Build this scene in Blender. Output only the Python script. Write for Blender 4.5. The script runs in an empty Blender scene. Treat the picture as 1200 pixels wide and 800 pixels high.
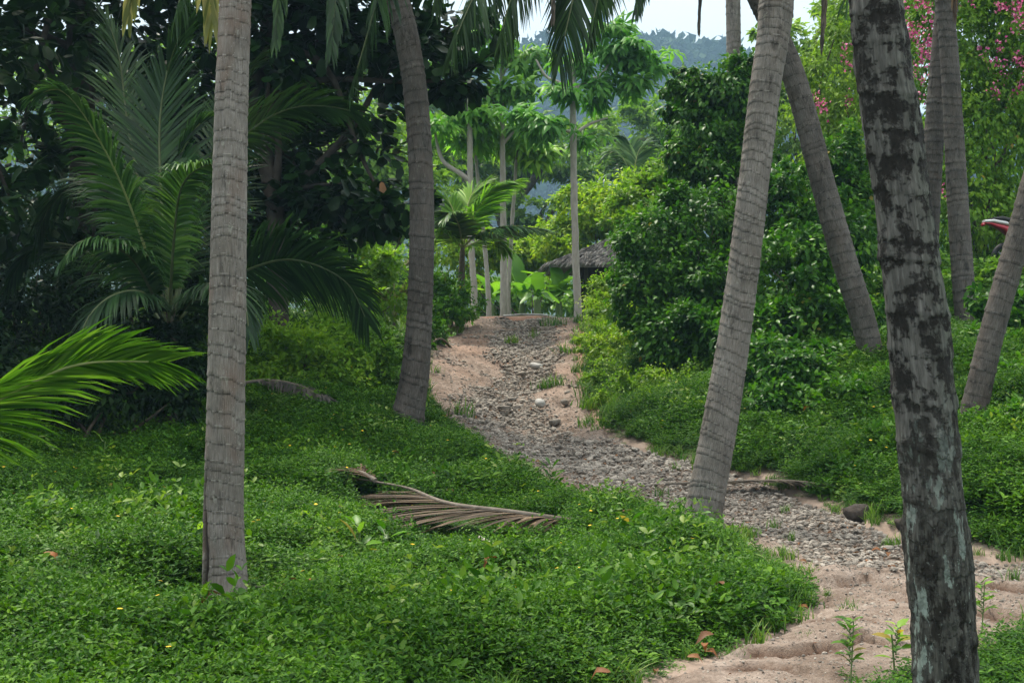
import bpy, math, random
import numpy as np
from mathutils import Vector, Euler

sc = bpy.context.scene
col = sc.collection
F = 1600.0           # focal length in photo pixels (photo 1200 wide)
CZ = 1.6             # camera height
rad = math.radians

def W(px, py, Y):
    return np.array([(px-600.)/F*Y, Y, CZ+(400.-py)/F*Y])

def nrm(a):
    a = np.asarray(a, float)
    return a/np.maximum(np.linalg.norm(a, axis=-1, keepdims=True), 1e-9)

# ------------------------------------------------------------------ noise
def _hash(i, j, k, seed):
    h = (i.astype(np.int64)*374761393 + j.astype(np.int64)*668265263 + k.astype(np.int64)*2147483647 + seed*1274126177) & 0xffffffff
    h = ((h ^ (h >> 13))*1274126177) & 0xffffffff
    h = ((h ^ (h >> 16))*2246822519) & 0xffffffff
    h = h ^ (h >> 15)
    return (h & 0xffffff)/float(0xffffff)

def vnoise(x, y, z=0., seed=0):
    x, y, z = np.broadcast_arrays(np.asarray(x, float), np.asarray(y, float), np.asarray(z, float))
    i, j, k = np.floor(x), np.floor(y), np.floor(z)
    fx, fy, fz = x-i, y-j, z-k
    fx, fy, fz = [f*f*(3-2*f) for f in (fx, fy, fz)]
    r = 0
    for a in (0, 1):
        for b in (0, 1):
            for c in (0, 1):
                r = r + _hash(i+a, j+b, k+c, seed)*(fx if a else 1-fx)*(fy if b else 1-fy)*(fz if c else 1-fz)
    return r*2-1

def fbm(x, y, z=0., seed=0, oct=4):
    r, a, s = 0, .5, 1.
    for o in range(oct):
        r = r + a*vnoise(np.asarray(x)*s, np.asarray(y)*s, np.asarray(z)*s, seed+o*17)
        a *= .5; s *= 2.03
    return r

# ------------------------------------------------------------------ mesh builder
class MB:
    def __init__(s):
        s.v = []; s.q = []; s.t = []; s.qm = []; s.tm = []; s.var = []; s.tc = []; s.n = 0
        s.ex = {}
    def add(s, v, quads=None, tris=None, var=.5, mat=0, tc=None, **ex):
        v = np.asarray(v, float).reshape(-1, 3); n = len(v)
        s.v.append(v)
        s.var.append(np.broadcast_to(np.asarray(var, float), (n,)))
        s.tc.append(v if tc is None else tc)
        if quads is not None and len(quads):
            q = np.asarray(quads, np.int64).reshape(-1, 4)+s.n; s.q.append(q); s.qm.append(np.full(len(q), mat))
        if tris is not None and len(tris):
            t = np.asarray(tris, np.int64).reshape(-1, 3)+s.n; s.t.append(t); s.tm.append(np.full(len(t), mat))
        for k, a in ex.items():
            s.ex.setdefault(k, []).append((s.n, np.broadcast_to(np.asarray(a, float), (n,))))
        s.n += n
    def mesh(s, name, mats, off=(0, 0, 0), smooth=True):
        me = bpy.data.meshes.new(name)
        v = np.concatenate(s.v)-np.asarray(off, float)
        q = np.concatenate(s.q) if s.q else np.zeros((0, 4), np.int64)
        t = np.concatenate(s.t) if s.t else np.zeros((0, 3), np.int64)
        me.vertices.add(len(v)); me.vertices.foreach_set('co', v.astype(np.float32).ravel())
        nl = q.size+t.size
        me.loops.add(nl)
        me.loops.foreach_set('vertex_index', np.concatenate([q.ravel(), t.ravel()]).astype(np.int32))
        me.polygons.add(len(q)+len(t))
        ls = np.concatenate([np.arange(len(q))*4, q.size+np.arange(len(t))*3]).astype(np.int32)
        me.polygons.foreach_set('loop_start', ls)
        mi = np.concatenate((s.qm+s.tm)) if (s.qm or s.tm) else np.zeros(0)
        me.polygons.foreach_set('material_index', mi.astype(np.int32))
        me.polygons.foreach_set('use_smooth', np.full(len(q)+len(t), smooth))
        me.update(calc_edges=True)
        a = me.attributes.new('var', 'FLOAT', 'POINT'); a.data.foreach_set('value', np.concatenate(s.var).astype(np.float32))
        a = me.attributes.new('tc', 'FLOAT_VECTOR', 'POINT'); a.data.foreach_set('vector', np.concatenate(s.tc).astype(np.float32).ravel())
        for k, lst in s.ex.items():
            arr = np.zeros(len(v), np.float32)
            for st, d in lst: arr[st:st+len(d)] = d
            a = me.attributes.new(k, 'FLOAT', 'POINT'); a.data.foreach_set('value', arr)
        for m in (mats if isinstance(mats, (list, tuple)) else [mats]): me.materials.append(m)
        return me
    def build(s, name, mats, parent=None, smooth=True):
        off = parent.matrix_off if False else (PL[parent.name] if parent is not None else (0, 0, 0))
        o = bpy.data.objects.new(name, s.mesh(name, mats, off, smooth)); col.objects.link(o)
        if parent is not None: o.parent = parent
        PL[o.name] = np.asarray(off, float)
        return o
PL = {}

def tag(o, label=None, cat=None, group=None, kind=None):
    if label: o['label'] = label
    if cat: o['category'] = cat
    if group: o['group'] = group
    if kind: o['kind'] = kind
    return o

def thing(name, loc, label, cat, group=None):
    o = bpy.data.objects.new(name, None); col.objects.link(o)
    o.location = [float(a) for a in loc]; o.empty_display_size = .2
    PL[o.name] = np.asarray(loc, float)
    return tag(o, label, cat, group)

# ------------------------------------------------------------------ shapes
def catmull(pts, n):
    pts = np.asarray(pts, float)
    P = np.vstack([2*pts[0]-pts[1], pts, 2*pts[-1]-pts[-2]])
    m = len(pts)-1
    u = np.linspace(0, m-1e-6, max(n*3, 60)); i = u.astype(int); t = (u-i)[:, None]
    p0, p1, p2, p3 = P[i], P[i+1], P[i+2], P[i+3]
    c = .5*((2*p1)+(-p0+p2)*t+(2*p0-5*p1+4*p2-p3)*t**2+(-p0+3*p1-3*p2+p3)*t**3)
    d = np.r_[0, np.cumsum(np.linalg.norm(np.diff(c[:, :3], axis=0), axis=1))]
    s = np.linspace(0, d[-1], n)
    return np.stack([np.interp(s, d, c[:, k]) for k in range(c.shape[1])], 1), s

def frames(c):
    T = nrm(np.gradient(c, axis=0))
    ref = np.where(np.abs(T[:, 2:3]) > .8, np.array([[0, 1., 0]]), np.array([[0, 0, 1.]]))
    if np.mean(np.abs(T[:, 2])) > .5: ref = np.broadcast_to(np.array([[0, 1., 0]]), T.shape)
    A = nrm(np.cross(ref, T)); B = np.cross(T, A)
    return T, A, B

def tube(mb, pts, r, seg=7, n=None, mat=0, var=.5, rough=0., seed=0):
    pts = np.asarray(pts, float)
    r = np.broadcast_to(np.asarray(r, float), (len(pts),)) if np.ndim(r) == 0 or len(np.atleast_1d(r)) == len(pts) else np.linspace(r[0], r[1], len(pts))
    n = n or max(len(pts)*4, 6)
    c, s = catmull(np.c_[pts, r], n)
    T, A, B = frames(c[:, :3])
    th = np.linspace(0, 2*np.pi, seg, endpoint=False)
    R = c[:, 3][:, None]*np.ones((1, seg))
    if rough: R = R*(1+rough*vnoise(np.cos(th)[None]*2+seed, np.sin(th)[None]*2, s[:, None]*6/np.maximum(.05, r.mean()*8), seed))
    v = c[:, None, :3]+R[..., None]*(np.cos(th)[None, :, None]*A[:, None]+np.sin(th)[None, :, None]*B[:, None])
    tc = np.stack([R*np.cos(th), R*np.sin(th), s[:, None]*np.ones((1, seg))], -1)
    i = np.arange(n-1)[:, None]*seg; j = np.arange(seg)[None]; j2 = (j+1) % seg
    q = np.stack([i+j, i+j2, i+seg+j2, i+seg+j], -1).reshape(-1, 4)
    mb.add(v.reshape(-1, 3), q, mat=mat, var=var, tc=tc.reshape(-1, 3))
    e = (n-1)*seg
    # end caps
    for base, cc, flip in ((0, c[0, :3], True), (e, c[-1, :3], False)):
        tr = [[base+a, base+(a+1) % seg, 0] for a in range(seg)]
    cap_v = np.vstack([v[0], c[0:1, :3]]); f = [[(a+1) % seg, a, seg] for a in range(seg)]
    mb.add(cap_v, tris=f, mat=mat, var=var)
    cap_v = np.vstack([v[-1], c[-1:, :3]]); f = [[a, (a+1) % seg, seg] for a in range(seg)]
    mb.add(cap_v, tris=f, mat=mat, var=var)

def box(mb, c, d, rz=0., mat=0, var=.5):
    c = np.asarray(c, float); d = np.asarray(d, float)/2
    s = np.array([[x, y, z] for z in (-1, 1) for y in (-1, 1) for x in (-1, 1)], float)*d
    R = np.array([[math.cos(rz), -math.sin(rz), 0], [math.sin(rz), math.cos(rz), 0], [0, 0, 1]])
    f = [[0, 2, 3, 1], [4, 5, 7, 6], [0, 1, 5, 4], [2, 6, 7, 3], [0, 4, 6, 2], [1, 3, 7, 5]]
    v = s@R.T+c
    for q in f: mb.add(v[q], [[0, 1, 2, 3]], mat=mat, var=var)

def ball(mb, c, r, nu=10, nv=14, mat=0, var=.5, rough=0., seed=0, Rm=None, cut=None):
    r = np.broadcast_to(np.asarray(r, float), (3,))
    u = np.linspace(0, np.pi, nu); w = np.linspace(0, 2*np.pi, nv, endpoint=False)
    d = np.stack([np.sin(u)[:, None]*np.cos(w), np.sin(u)[:, None]*np.sin(w), np.cos(u)[:, None]*np.ones(nv)], -1)
    k = 1.
    if rough: k = (1+rough*fbm(d[..., 0]*1.6+seed*3.1, d[..., 1]*1.6, d[..., 2]*1.6, seed, 3))[..., None]
    v = d*k*r
    if cut is not None: v = np.clip(v, -np.asarray(cut), np.asarray(cut))
    if Rm is not None: v = v@np.asarray(Rm).T
    v = v+np.asarray(c, float)
    i = np.arange(nu-1)[:, None]*nv; j = np.arange(nv)[None]; j2 = (j+1) % nv
    q = np.stack([i+j, i+nv+j, i+nv+j2, i+j2], -1).reshape(-1, 4)
    mb.add(v.reshape(-1, 3), q, mat=mat, var=var, tc=(d*r).reshape(-1, 3))

# leaf templates: (u along, v across, w lift)
def _oval(wid=(.36, .5, .34), curl=.16):
    m = [(0, 0, 0), (.33, 0, -.01), (.68, 0, -.05), (1, 0, -curl)]
    l = [(.16, .5*wid[0]*1.5, .04), (.45, wid[1], .05), (.76, wid[2], -.02)]
    v = m+l+[(a, -b, c) for a, b, c in l]
    t = [(0, 1, 4), (1, 5, 4), (1, 2, 5), (2, 6, 5), (2, 3, 6)]
    t2 = [(0, 7, 1), (1, 7, 8), (1, 8, 2), (2, 8, 9), (2, 9, 3)]
    return np.array(v, float), np.array(t+t2)
def _palmate(n=7, seed=1):
    v = []; t = []; rg = np.random.default_rng(seed)
    for k in range(n):
        a = -2.5+5.*k/(n-1); c, s = math.cos(a), math.sin(a); L = .75+.25*math.cos(a*.6)
        pr = [(0, 0, 0), (.5, .11, -.02), (.55, 0, .03), (.5, -.11, -.02), (1, 0, -.24)]
        b = len(v)
        for (x, y, z) in pr: v.append((L*(x*c-y*s)*(1 if x < 1 else .78), L*(x*s+y*c)*(1 if x < 1 else .78), z*L-.12*x))
        t += [(b, b+2, b+1), (b, b+3, b+2), (b+1, b+2, b+4), (b+2, b+3, b+4)]
    return np.array(v, float), np.array(t)
TM = {
    'c': _oval((.4, .42, .45), .75),
    's': (np.array([(0, 0, 0), (.42, .5, .07), (1, 0, -.12), (.42, -.5, .07)], float), np.array([(0, 2, 1), (0, 3, 2)])),
    'o': _oval(),
    'r': (lambda a: a)(_oval((.4, .42, .5), .1)),
    'p': _palmate(),
}
def leaves(mb, P, D, N, L, asp=.5, var=.5, tm='s', mat=0, width=None):
    P = np.asarray(P, float); n = len(P)
    D = nrm(D); N = nrm(N-np.sum(N*D, -1, keepdims=True)*D); S = np.cross(N, D)
    L = np.broadcast_to(np.asarray(L, float), (n,))
    tv, tt = TM[tm]; k = len(tv)
    Wd = L*asp if tm != 'p' else L
    v = (P[:, None]+(L[:, None]*tv[None, :, 0])[..., None]*D[:, None]+(Wd[:, None]*tv[None, :, 1])[..., None]*S[:, None]
         +(L[:, None]*tv[None, :, 2])[..., None]*N[:, None])
    f = (tt[None]+(np.arange(n)*k)[:, None, None]).reshape(-1, 3)
    var = np.repeat(np.broadcast_to(np.asarray(var, float), (n,)), k)
    mb.add(v.reshape(-1, 3), tris=f, var=var, mat=mat)

def rdir(rg, n):
    return nrm(rg.normal(size=(n, 3)))

def foliage(mb, blobs, n, size, asp=.55, seed=0, per=40, clump=.3, tm='s', droop=.25, shell=.45, upn=.7, mat=0, flat=.7, out=.7, jit=.35, sub=0):
    """leaves in clumps spread through a set of ellipsoids"""
    rg = np.random.default_rng(seed)
    b = np.asarray(blobs, float)
    if sub:
        ex = []
        for q_ in b:
            for k_ in range(sub):
                d_ = rdir(rg, 1)[0]; d_[2] = abs(d_[2])*1.1-.25; d_ = d_/np.linalg.norm(d_); f_ = rg.uniform(.22, .42)
                ex.append(np.r_[q_[:3]+d_*q_[3:6]*rg.uniform(.85, 1.12), q_[3:6]*f_*rg.uniform(.7, 1.3, 3)])
        b = np.vstack([b, ex])
    w = (b[:, 3]*b[:, 5])+(b[:, 3]*b[:, 4]); w = w/w.sum()
    nc = max(3, int(n/per))
    bi = rg.choice(len(b), nc, p=w)
    d = rdir(rg, nc); r = shell+(1-shell)*rg.random(nc)**.6
    cc = b[bi, :3]+d*r[:, None]*b[bi, 3:6]
    cr = b[bi, 3:6].mean(1)*clump*(.6+.8*rg.random(nc))
    ct = rg.random(nc)
    li = rg.integers(0, nc, n)
    q = rg.normal(size=(n, 3))*.55; q[:, 2] *= flat
    P = cc[li]+q*cr[li][:, None]
    o = nrm(nrm((P-b[bi[li], :3])/b[bi[li], 3:6])*.7+nrm(q)*.5)
    D = nrm(o*out+rdir(rg, n)*.6+np.array([0, 0, -droop]))
    N = nrm(np.array([0, 0, upn])+o*.35+rdir(rg, n)*.45)
    L = size*(1-jit+2*jit*rg.random(n))
    leaves(mb, P, D, N, L, asp, .45*ct[li]+.55*rg.random(n), tm, mat)

def bw(px, py, Y, rx, rz, ry=None):
    c = W(px, py, Y); s = Y/F
    return (c[0], c[1], c[2], rx*s, (ry if ry is not None else .8*(rx+rz)/2*s), rz*s)

# ------------------------------------------------------------------ materials
def newmat(name):
    m = bpy.data.materials.new(name); m.use_nodes = True
    nt = m.node_tree; nt.nodes.clear()
    out = nt.nodes.new('ShaderNodeOutputMaterial')
    return m, nt, out
def ND(nt, t, **kw):
    n = nt.nodes.new(t)
    for k, v in kw.items():
        if k.startswith('i_'): n.inputs[k[2:].replace('_', ' ')].default_value = v
        else: setattr(n, k, v)
    return n
def ramp(nt, fac, stops, interp='LINEAR'):
    n = nt.nodes.new('ShaderNodeValToRGB'); cr = n.color_ramp; cr.interpolation = interp
    while len(cr.elements) < len(stops): cr.elements.new(.5)
    for e, (p, c) in zip(cr.elements, stops):
        e.position = p; e.color = (*c, 1) if len(c) == 3 else c
    nt.links.new(fac, n.inputs['Fac'])
    return n.outputs['Color']
def attr(nt, name):
    n = nt.nodes.new('ShaderNodeAttribute'); n.attribute_name = name; return n
def noise(nt, vec, scale, detail=4, rough=.55, sc3=None):
    n = nt.nodes.new('ShaderNodeTexNoise'); n.inputs['Scale'].default_value = scale
    n.inputs['Detail'].default_value = detail; n.inputs['Roughness'].default_value = rough
    if sc3:
        mp = nt.nodes.new('ShaderNodeMapping'); mp.inputs['Scale'].default_value = sc3
        nt.links.new(vec, mp.inputs['Vector']); vec = mp.outputs['Vector']
    if vec is not None: nt.links.new(vec, n.inputs['Vector'])
    return n.outputs['Fac']
def mix(nt, fac, a, b, mode='MIX'):
    n = nt.nodes.new('ShaderNodeMix'); n.data_type = 'RGBA'; n.blend_type = mode
    for s, x in ((n.inputs[0], fac), (n.inputs[6], a), (n.inputs[7], b)):
        if hasattr(x, 'is_linked'): nt.links.new(x, s)
        else: s.default_value = x if not isinstance(x, tuple) else ((*x, 1) if len(x) == 3 else x)
    return n.outputs[2]
def mth(nt, op, a, b=None, c=None, clamp=False):
    n = nt.nodes.new('ShaderNodeMath'); n.operation = op; n.use_clamp = clamp
    for s, x in zip(n.inputs, (a, b, c)):
        if x is None: continue
        if hasattr(x, 'is_linked'): nt.links.new(x, s)
        else: s.default_value = x
    return n.outputs[0]

def leaf_mat(name, cols, trans=.3, rough=.48, tcol=1.3, spec=.16, old=None):
    m, nt, out = newmat(name)
    a = attr(nt, 'var').outputs['Fac']
    st = [(i/(len(cols)-1)*.93, c) for i, c in enumerate(cols)]
    if old: st += [(.955, cols[-1]), (.97, old)]
    c = ramp(nt, a, st)
    geo = nt.nodes.new('ShaderNodeNewGeometry')
    n1 = noise(nt, geo.outputs['Position'], 1.3, 2)
    k = ramp(nt, n1, [(.3, (.75, .8, .8)), (.7, (1.25, 1.15, .95))])
    c = mix(nt, 1., c, k, 'MULTIPLY')
    oi = nt.nodes.new('ShaderNodeObjectInfo')
    c = mix(nt, 1., c, ramp(nt, oi.outputs['Random'], [(0, (.75, .82, .9)), (.5, (1, 1, 1)), (1, (1.35, 1.2, .95))]), 'MULTIPLY')
    p = ND(nt, 'ShaderNodeBsdfPrincipled'); p.inputs['Roughness'].default_value = rough
    p.inputs['Specular IOR Level'].default_value = spec
    nt.links.new(c, p.inputs['Base Color'])
    if trans > 0:
        t = ND(nt, 'ShaderNodeBsdfTranslucent')
        tc = mix(nt, 1., c, (1.25*tcol, 1.35*tcol, .55*tcol), 'MULTIPLY')
        nt.links.new(tc, t.inputs['Color'])
        mx = ND(nt, 'ShaderNodeMixShader'); mx.inputs[0].default_value = trans
        nt.links.new(p.outputs[0], mx.inputs[1]); nt.links.new(t.outputs[0], mx.inputs[2])
        nt.links.new(mx.outputs[0], out.inputs['Surface'])
    else:
        nt.links.new(p.outputs[0], out.inputs['Surface'])
    return m

def plain(name, c, rough=.8, c2=None, scale=8, bump=.0, spec=.3, sc3=None):
    m, nt, out = newmat(name)
    p = ND(nt, 'ShaderNodeBsdfPrincipled'); p.inputs['Roughness'].default_value = rough
    p.inputs['Specular IOR Level'].default_value = spec
    tc = attr(nt, 'tc').outputs['Vector']
    n = noise(nt, tc, scale, 6, .6, sc3)
    cc = ramp(nt, n, [(.3, c), (.7, c2 or c)])
    v = attr(nt, 'var').outputs['Fac']
    cc = mix(nt, 1., cc, ramp(nt, v, [(0, (.45, .44, .43)), (1, (1.5, 1.5, 1.5))]), 'MULTIPLY')
    nt.links.new(cc, p.inputs['Base Color'])
    if bump:
        b = ND(nt, 'ShaderNodeBump'); b.inputs['Strength'].default_value = bump; b.inputs['Distance'].default_value = .02
        nt.links.new(n, b.inputs['Height']); nt.links.new(b.outputs[0], p.inputs['Normal'])
    nt.links.new(p.outputs[0], out.inputs['Surface'])
    return m

def palm_bark(name, base, dark, light, blotch=.5, brown=.0):
    m, nt, out = newmat(name)
    tc = attr(nt, 'tc').outputs['Vector']
    e = attr(nt, 'ring_e').outputs['Fac']; d = attr(nt, 'ring_d').outputs['Fac']; ck = attr(nt, 'crack').outputs['Fac']
    fib = noise(nt, tc, 1, 5, .65, (150, 150, 12))
    blo = noise(nt, tc, 1, 6, .6, (9, 9, 6))
    big = noise(nt, tc, 1, 3, .5, (3, 3, 1.4))
    c = ramp(nt, fib, [(.22, dark), (.46, base), (.8, light)])
    c = mix(nt, mth(nt, 'MULTIPLY', ramp(nt, blo, [(.42, (0, 0, 0)), (.62, (1, 1, 1))]), blotch), c, tuple(x*.5 for x in base))
    c = mix(nt, 1., c, ramp(nt, big, [(.3, (.72, .70, .68)), (.7, (1.2, 1.2, 1.22))]), 'MULTIPLY')
    if brown: c = mix(nt, mth(nt, 'MULTIPLY', ramp(nt, noise(nt, tc, 1, 3, .5, (5, 5, 2)), [(.5, (0, 0, 0)), (.66, (1, 1, 1))]), brown), c, (.16, .10, .075))
    st_ = noise(nt, tc, 1, 6, .68, (11, 11, 3.5))
    c = mix(nt, ramp(nt, st_, [(.56, (0, 0, 0)), (.68, (.75, .75, .75))]), c, tuple(x*.42 for x in dark))
    li_ = noise(nt, tc, 1, 6, .7, (16, 16, 9))
    c = mix(nt, ramp(nt, li_, [(.60, (0, 0, 0)), (.68, (.55, .55, .55))]), c, (light[0]*1.05, light[1]*1.12, light[2]*1.05))
    rl = ramp(nt, e, [(.0, (1, 1, 1)), (.07, (.75, .75, .75)), (.18, (0, 0, 0))])
    rn = noise(nt, tc, 1, 3, .6, (25, 25, 12))
    c = mix(nt, mth(nt, 'MULTIPLY', rl, mth(nt, 'MULTIPLY', rn, 1.35), clamp=True), c, tuple(min(1, x*1.35) for x in light))
    rd = ramp(nt, d, [(.0, (1, 1, 1)), (.13, (.6, .6, .6)), (.3, (0, 0, 0))])
    c = mix(nt, mth(nt, 'MULTIPLY', rd, mth(nt, 'MULTIPLY', rn, 1.7), clamp=True), c, tuple(x*.25 for x in dark))  # shadow below each ring ridge painted into the bark
    # small pale specks
    vo = ND(nt, 'ShaderNodeTexVoronoi'); vo.inputs['Scale'].default_value = 1
    mp = ND(nt, 'ShaderNodeMapping'); mp.inputs['Scale'].default_value = (70, 70, 38); nt.links.new(tc, mp.inputs['Vector']); nt.links.new(mp.outputs[0], vo.inputs['Vector'])
    sp = ramp(nt, vo.outputs['Distance'], [(.08, (1, 1, 1)), (.16, (0, 0, 0))])
    c = mix(nt, mth(nt, 'MULTIPLY', sp, mth(nt, 'MULTIPLY', blo, .8)), c, tuple(min(1, x*1.6) for x in light))
    c = mix(nt, ck, c, (.02, .013, .01))
    p = ND(nt, 'ShaderNodeBsdfPrincipled'); p.inputs['Roughness'].default_value = .85; p.inputs['Specular IOR Level'].default_value = .25
    nt.links.new(c, p.inputs['Base Color'])
    b = ND(nt, 'ShaderNodeBump'); b.inputs['Strength'].default_value = .7; b.inputs['Distance'].default_value = .012
    h = mth(nt, 'ADD', fib, mth(nt, 'MULTIPLY', blo, .8))
    nt.links.new(h, b.inputs['Height']); nt.links.new(b.outputs[0], p.inputs['Normal'])
    nt.links.new(p.outputs[0], out.inputs['Surface'])
    return m

def lichen_bark(name):
    m, nt, out = newmat(name)
    tc = attr(nt, 'tc').outputs['Vector']
    e = attr(nt, 'ring_e').outputs['Fac']; d = attr(nt, 'ring_d').outputs['Fac']
    sep = ND(nt, 'ShaderNodeSeparateXYZ'); nt.links.new(tc, sep.inputs[0])
    low = ramp(nt, mth(nt, 'DIVIDE', sep.outputs['Z'], 4.), [(.2, (1, 1, 1)), (.42, (0, 0, 0))])
    fib = noise(nt, tc, 1, 6, .65, (70, 70, 9))
    pat = noise(nt, tc, 1, 8, .68, (13, 13, 7))
    patl = noise(nt, tc, 1, 9, .66, (15, 15, 5))
    fine = noise(nt, tc, 1, 4, .7, (60, 60, 45))
    grey = ramp(nt, fib, [(.3, (.04, .038, .035)), (.5, (.085, .081, .075)), (.75, (.17, .163, .153))])
    up = ramp(nt, sep.outputs['X'], [(.0, (1, 1, 1)), (.12, (.85, .97, .85))])
    grey = mix(nt, 1., grey, up, 'MULTIPLY')
    black = ramp(nt, fine, [(.3, (.006, .0055, .005)), (.6, (.02, .018, .0165)), (.76, (.06, .056, .052))])
    bandd = ramp(nt, d, [(.0, (1, 1, 1)), (1., (0, 0, 0))])
    pat2 = noise(nt, tc, 1, 5, .65, (19, 19, 26))
    pv_ = mth(nt, 'ADD', mth(nt, 'ADD', mth(nt, 'MULTIPLY', pat, .75), mth(nt, 'MULTIPLY', pat2, .42)), mth(nt, 'MULTIPLY', bandd, .05))
    pm = ramp(nt, pv_, [(.575, (0, 0, 0)), (.635, (1, 1, 1))])
    c = mix(nt, pm, grey, black)
    darkfib = ramp(nt, fib, [(.35, (.03, .029, .025)), (.7, (.10, .098, .085))])
    cl = mix(nt, ramp(nt, patl, [(.43, (0, 0, 0)), (.47, (1, 1, 1))]), (.018, .016, .013), darkfib)
    pale = ramp(nt, fine, [(.3, (.13, .16, .14)), (.7, (.27, .315, .28))])
    cl = mix(nt, ramp(nt, patl, [(.565, (0, 0, 0)), (.58, (1, 1, 1))]), cl, pale)
    spk = ramp(nt, fine, [(.64, (0, 0, 0)), (.68, (1, 1, 1))])
    cl = mix(nt, mth(nt, 'MULTIPLY', spk, .5), cl, (.25, .28, .25))
    c = mix(nt, low, c, cl)
    rd = ramp(nt, d, [(.0, (1, 1, 1)), (.2, (0, 0, 0))])
    c = mix(nt, mth(nt, 'MULTIPLY', rd, .7), c, (.012, .011, .01))  # dark under the rings is shadow put into the bark colour
    p = ND(nt, 'ShaderNodeBsdfPrincipled'); p.inputs['Roughness'].default_value = .85; p.inputs['Specular IOR Level'].default_value = .2
    nt.links.new(c, p.inputs['Base Color'])
    b = ND(nt, 'ShaderNodeBump'); b.inputs['Strength'].default_value = .8; b.inputs['Distance'].default_value = .015
    h = mth(nt, 'ADD', mth(nt, 'MULTIPLY', fib, .6), mth(nt, 'SUBTRACT', 1., pm))
    nt.links.new(h, b.inputs['Height']); nt.links.new(b.outputs[0], p.inputs['Normal'])
    nt.links.new(p.outputs[0], out.inputs['Surface'])
    return m

M = {}
M['cover'] = leaf_mat('ground_cover_leaf', [(.006, .030, .004), (.028, .094, .007), (.085, .19, .016)], .22, .55, spec=.1)
M['grass'] = leaf_mat('grass_blade', [(.03, .09, .012), (.075, .17, .03), (.13, .2, .05)], .3, .5)
M['yellow'] = plain('yellow_petal', (.75, .5, .02), .6)
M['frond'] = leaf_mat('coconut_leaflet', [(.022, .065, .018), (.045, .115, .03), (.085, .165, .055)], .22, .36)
M['frond_dark'] = leaf_mat('shaded_coconut_leaflet', [(.009, .029, .009), (.016, .046, .013), (.034, .082, .024)], .18, .45, spec=.25)  # coconut leaflet copy with shade put into its colour
M['frond_fresh'] = leaf_mat('fresh_coconut_leaflet', [(.018, .064, .008), (.042, .118, .014), (.085, .18, .035)], .32, .36)
M['frond_old'] = leaf_mat('yellowing_leaflet', [(.05, .075, .025), (.10, .12, .045), (.2, .2, .10)], .2, .6)
M['dry'] = leaf_mat('dry_frond', [(.026, .017, .011), (.055, .038, .027), (.115, .086, .064)], .08, .75, 1., .25)
M['dry_dark'] = leaf_mat('dead_hanging_frond', [(.03, .025, .022), (.06, .05, .043), (.12, .10, .085)], .08, .7, 1., .25)
M['rachis'] = plain('frond_midrib', (.16, .2, .06), .5, (.25, .26, .1), 10)
M['rachis_dark'] = plain('shaded_midrib', (.06, .08, .03), .5, (.1, .12, .05), 10)  # midrib copy, darkened so the colour carries the shade
M['rachis_dry'] = plain('dry_midrib', (.10, .08, .062), .8, (.2, .17, .14), 20)
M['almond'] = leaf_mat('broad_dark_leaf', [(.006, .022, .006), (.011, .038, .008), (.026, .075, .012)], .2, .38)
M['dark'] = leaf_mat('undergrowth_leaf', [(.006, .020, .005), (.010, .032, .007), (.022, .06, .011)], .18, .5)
M['bush'] = leaf_mat('bush_leaf', [(.016, .066, .006), (.042, .135, .009), (.10, .235, .016)], .32, .42, old=(.24, .19, .04))
M['bright'] = leaf_mat('bright_bush_leaf', [(.045, .12, .012), (.095, .22, .02), (.18, .32, .04)], .35, .42, old=(.24, .19, .04))
M['lime'] = leaf_mat('yellow_green_leaf', [(.06, .15, .010), (.13, .25, .02), (.24, .34, .04)], .38, .45)
M['vine'] = leaf_mat('climber_leaf', [(.011, .052, .006), (.032, .115, .009), (.10, .235, .016)], .3, .38, old=(.24, .19, .04))
M['far'] = leaf_mat('distant_tree_leaf', [(.05, .11, .018), (.105, .21, .03), (.18, .30, .05)], .35, .5)
M['palmate'] = leaf_mat('drooping_palmate_leaf', [(.05, .16, .025), (.10, .27, .045), (.18, .36, .08)], .42, .45)
M['palmate_y'] = leaf_mat('yellowing_palmate_leaf', [(.06, .18, .03), (.11, .27, .045), (.19, .34, .06)], .3, .5)
M['banana'] = leaf_mat('banana_leaf', [(.06, .16, .02), (.10, .24, .03), (.15, .3, .05)], .4, .38)
M['pink'] = leaf_mat('pink_blossom', [(.40, .05, .22), (.56, .10, .35), (.66, .26, .48)], 0, .7)
M['bark'] = plain('dark_bark', (.035, .028, .023), .9, (.085, .07, .058), 9, .5)
M['pale_bark'] = plain('pale_smooth_bark', (.27, .245, .215), .85, (.40, .37, .33), 14, .4, .2, (1, 1, .35))
M['twig'] = plain('twig', (.07, .055, .035), .8, (.13, .10, .07), 20)
M['stem'] = plain('green_stem', (.09, .14, .045), .6, (.14, .19, .07), 20)
M['palm_grey'] = palm_bark('grey_palm_bark', (.20, .178, .16), (.072, .061, .052), (.32, .292, .268), .4, .6)
M['palm_mid'] = palm_bark('ringed_palm_bark', (.16, .143, .127), (.06, .052, .045), (.28, .257, .232), .45, .1)
M['palm_dark'] = palm_bark('dark_palm_bark', (.085, .074, .065), (.03, .026, .022), (.17, .155, .138), .5, .1)
M['palm_lichen'] = lichen_bark('lichen_palm_bark')
M['deadleaf'] = leaf_mat('dead_broad_leaf', [(.09, .04, .02), (.18, .08, .035), (.28, .15, .08)], .12, .6, 1.)
M['stone'] = plain('limestone', (.115, .098, .083), .9, (.33, .295, .255), 9, .5)
M['pale_stone'] = plain('pale_concrete', (.30, .295, .28), .85, (.42, .415, .4), 9, .3)
M['husk'] = plain('dark_husk', (.03, .024, .02), .9, (.07, .055, .045), 25, .6)

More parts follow.
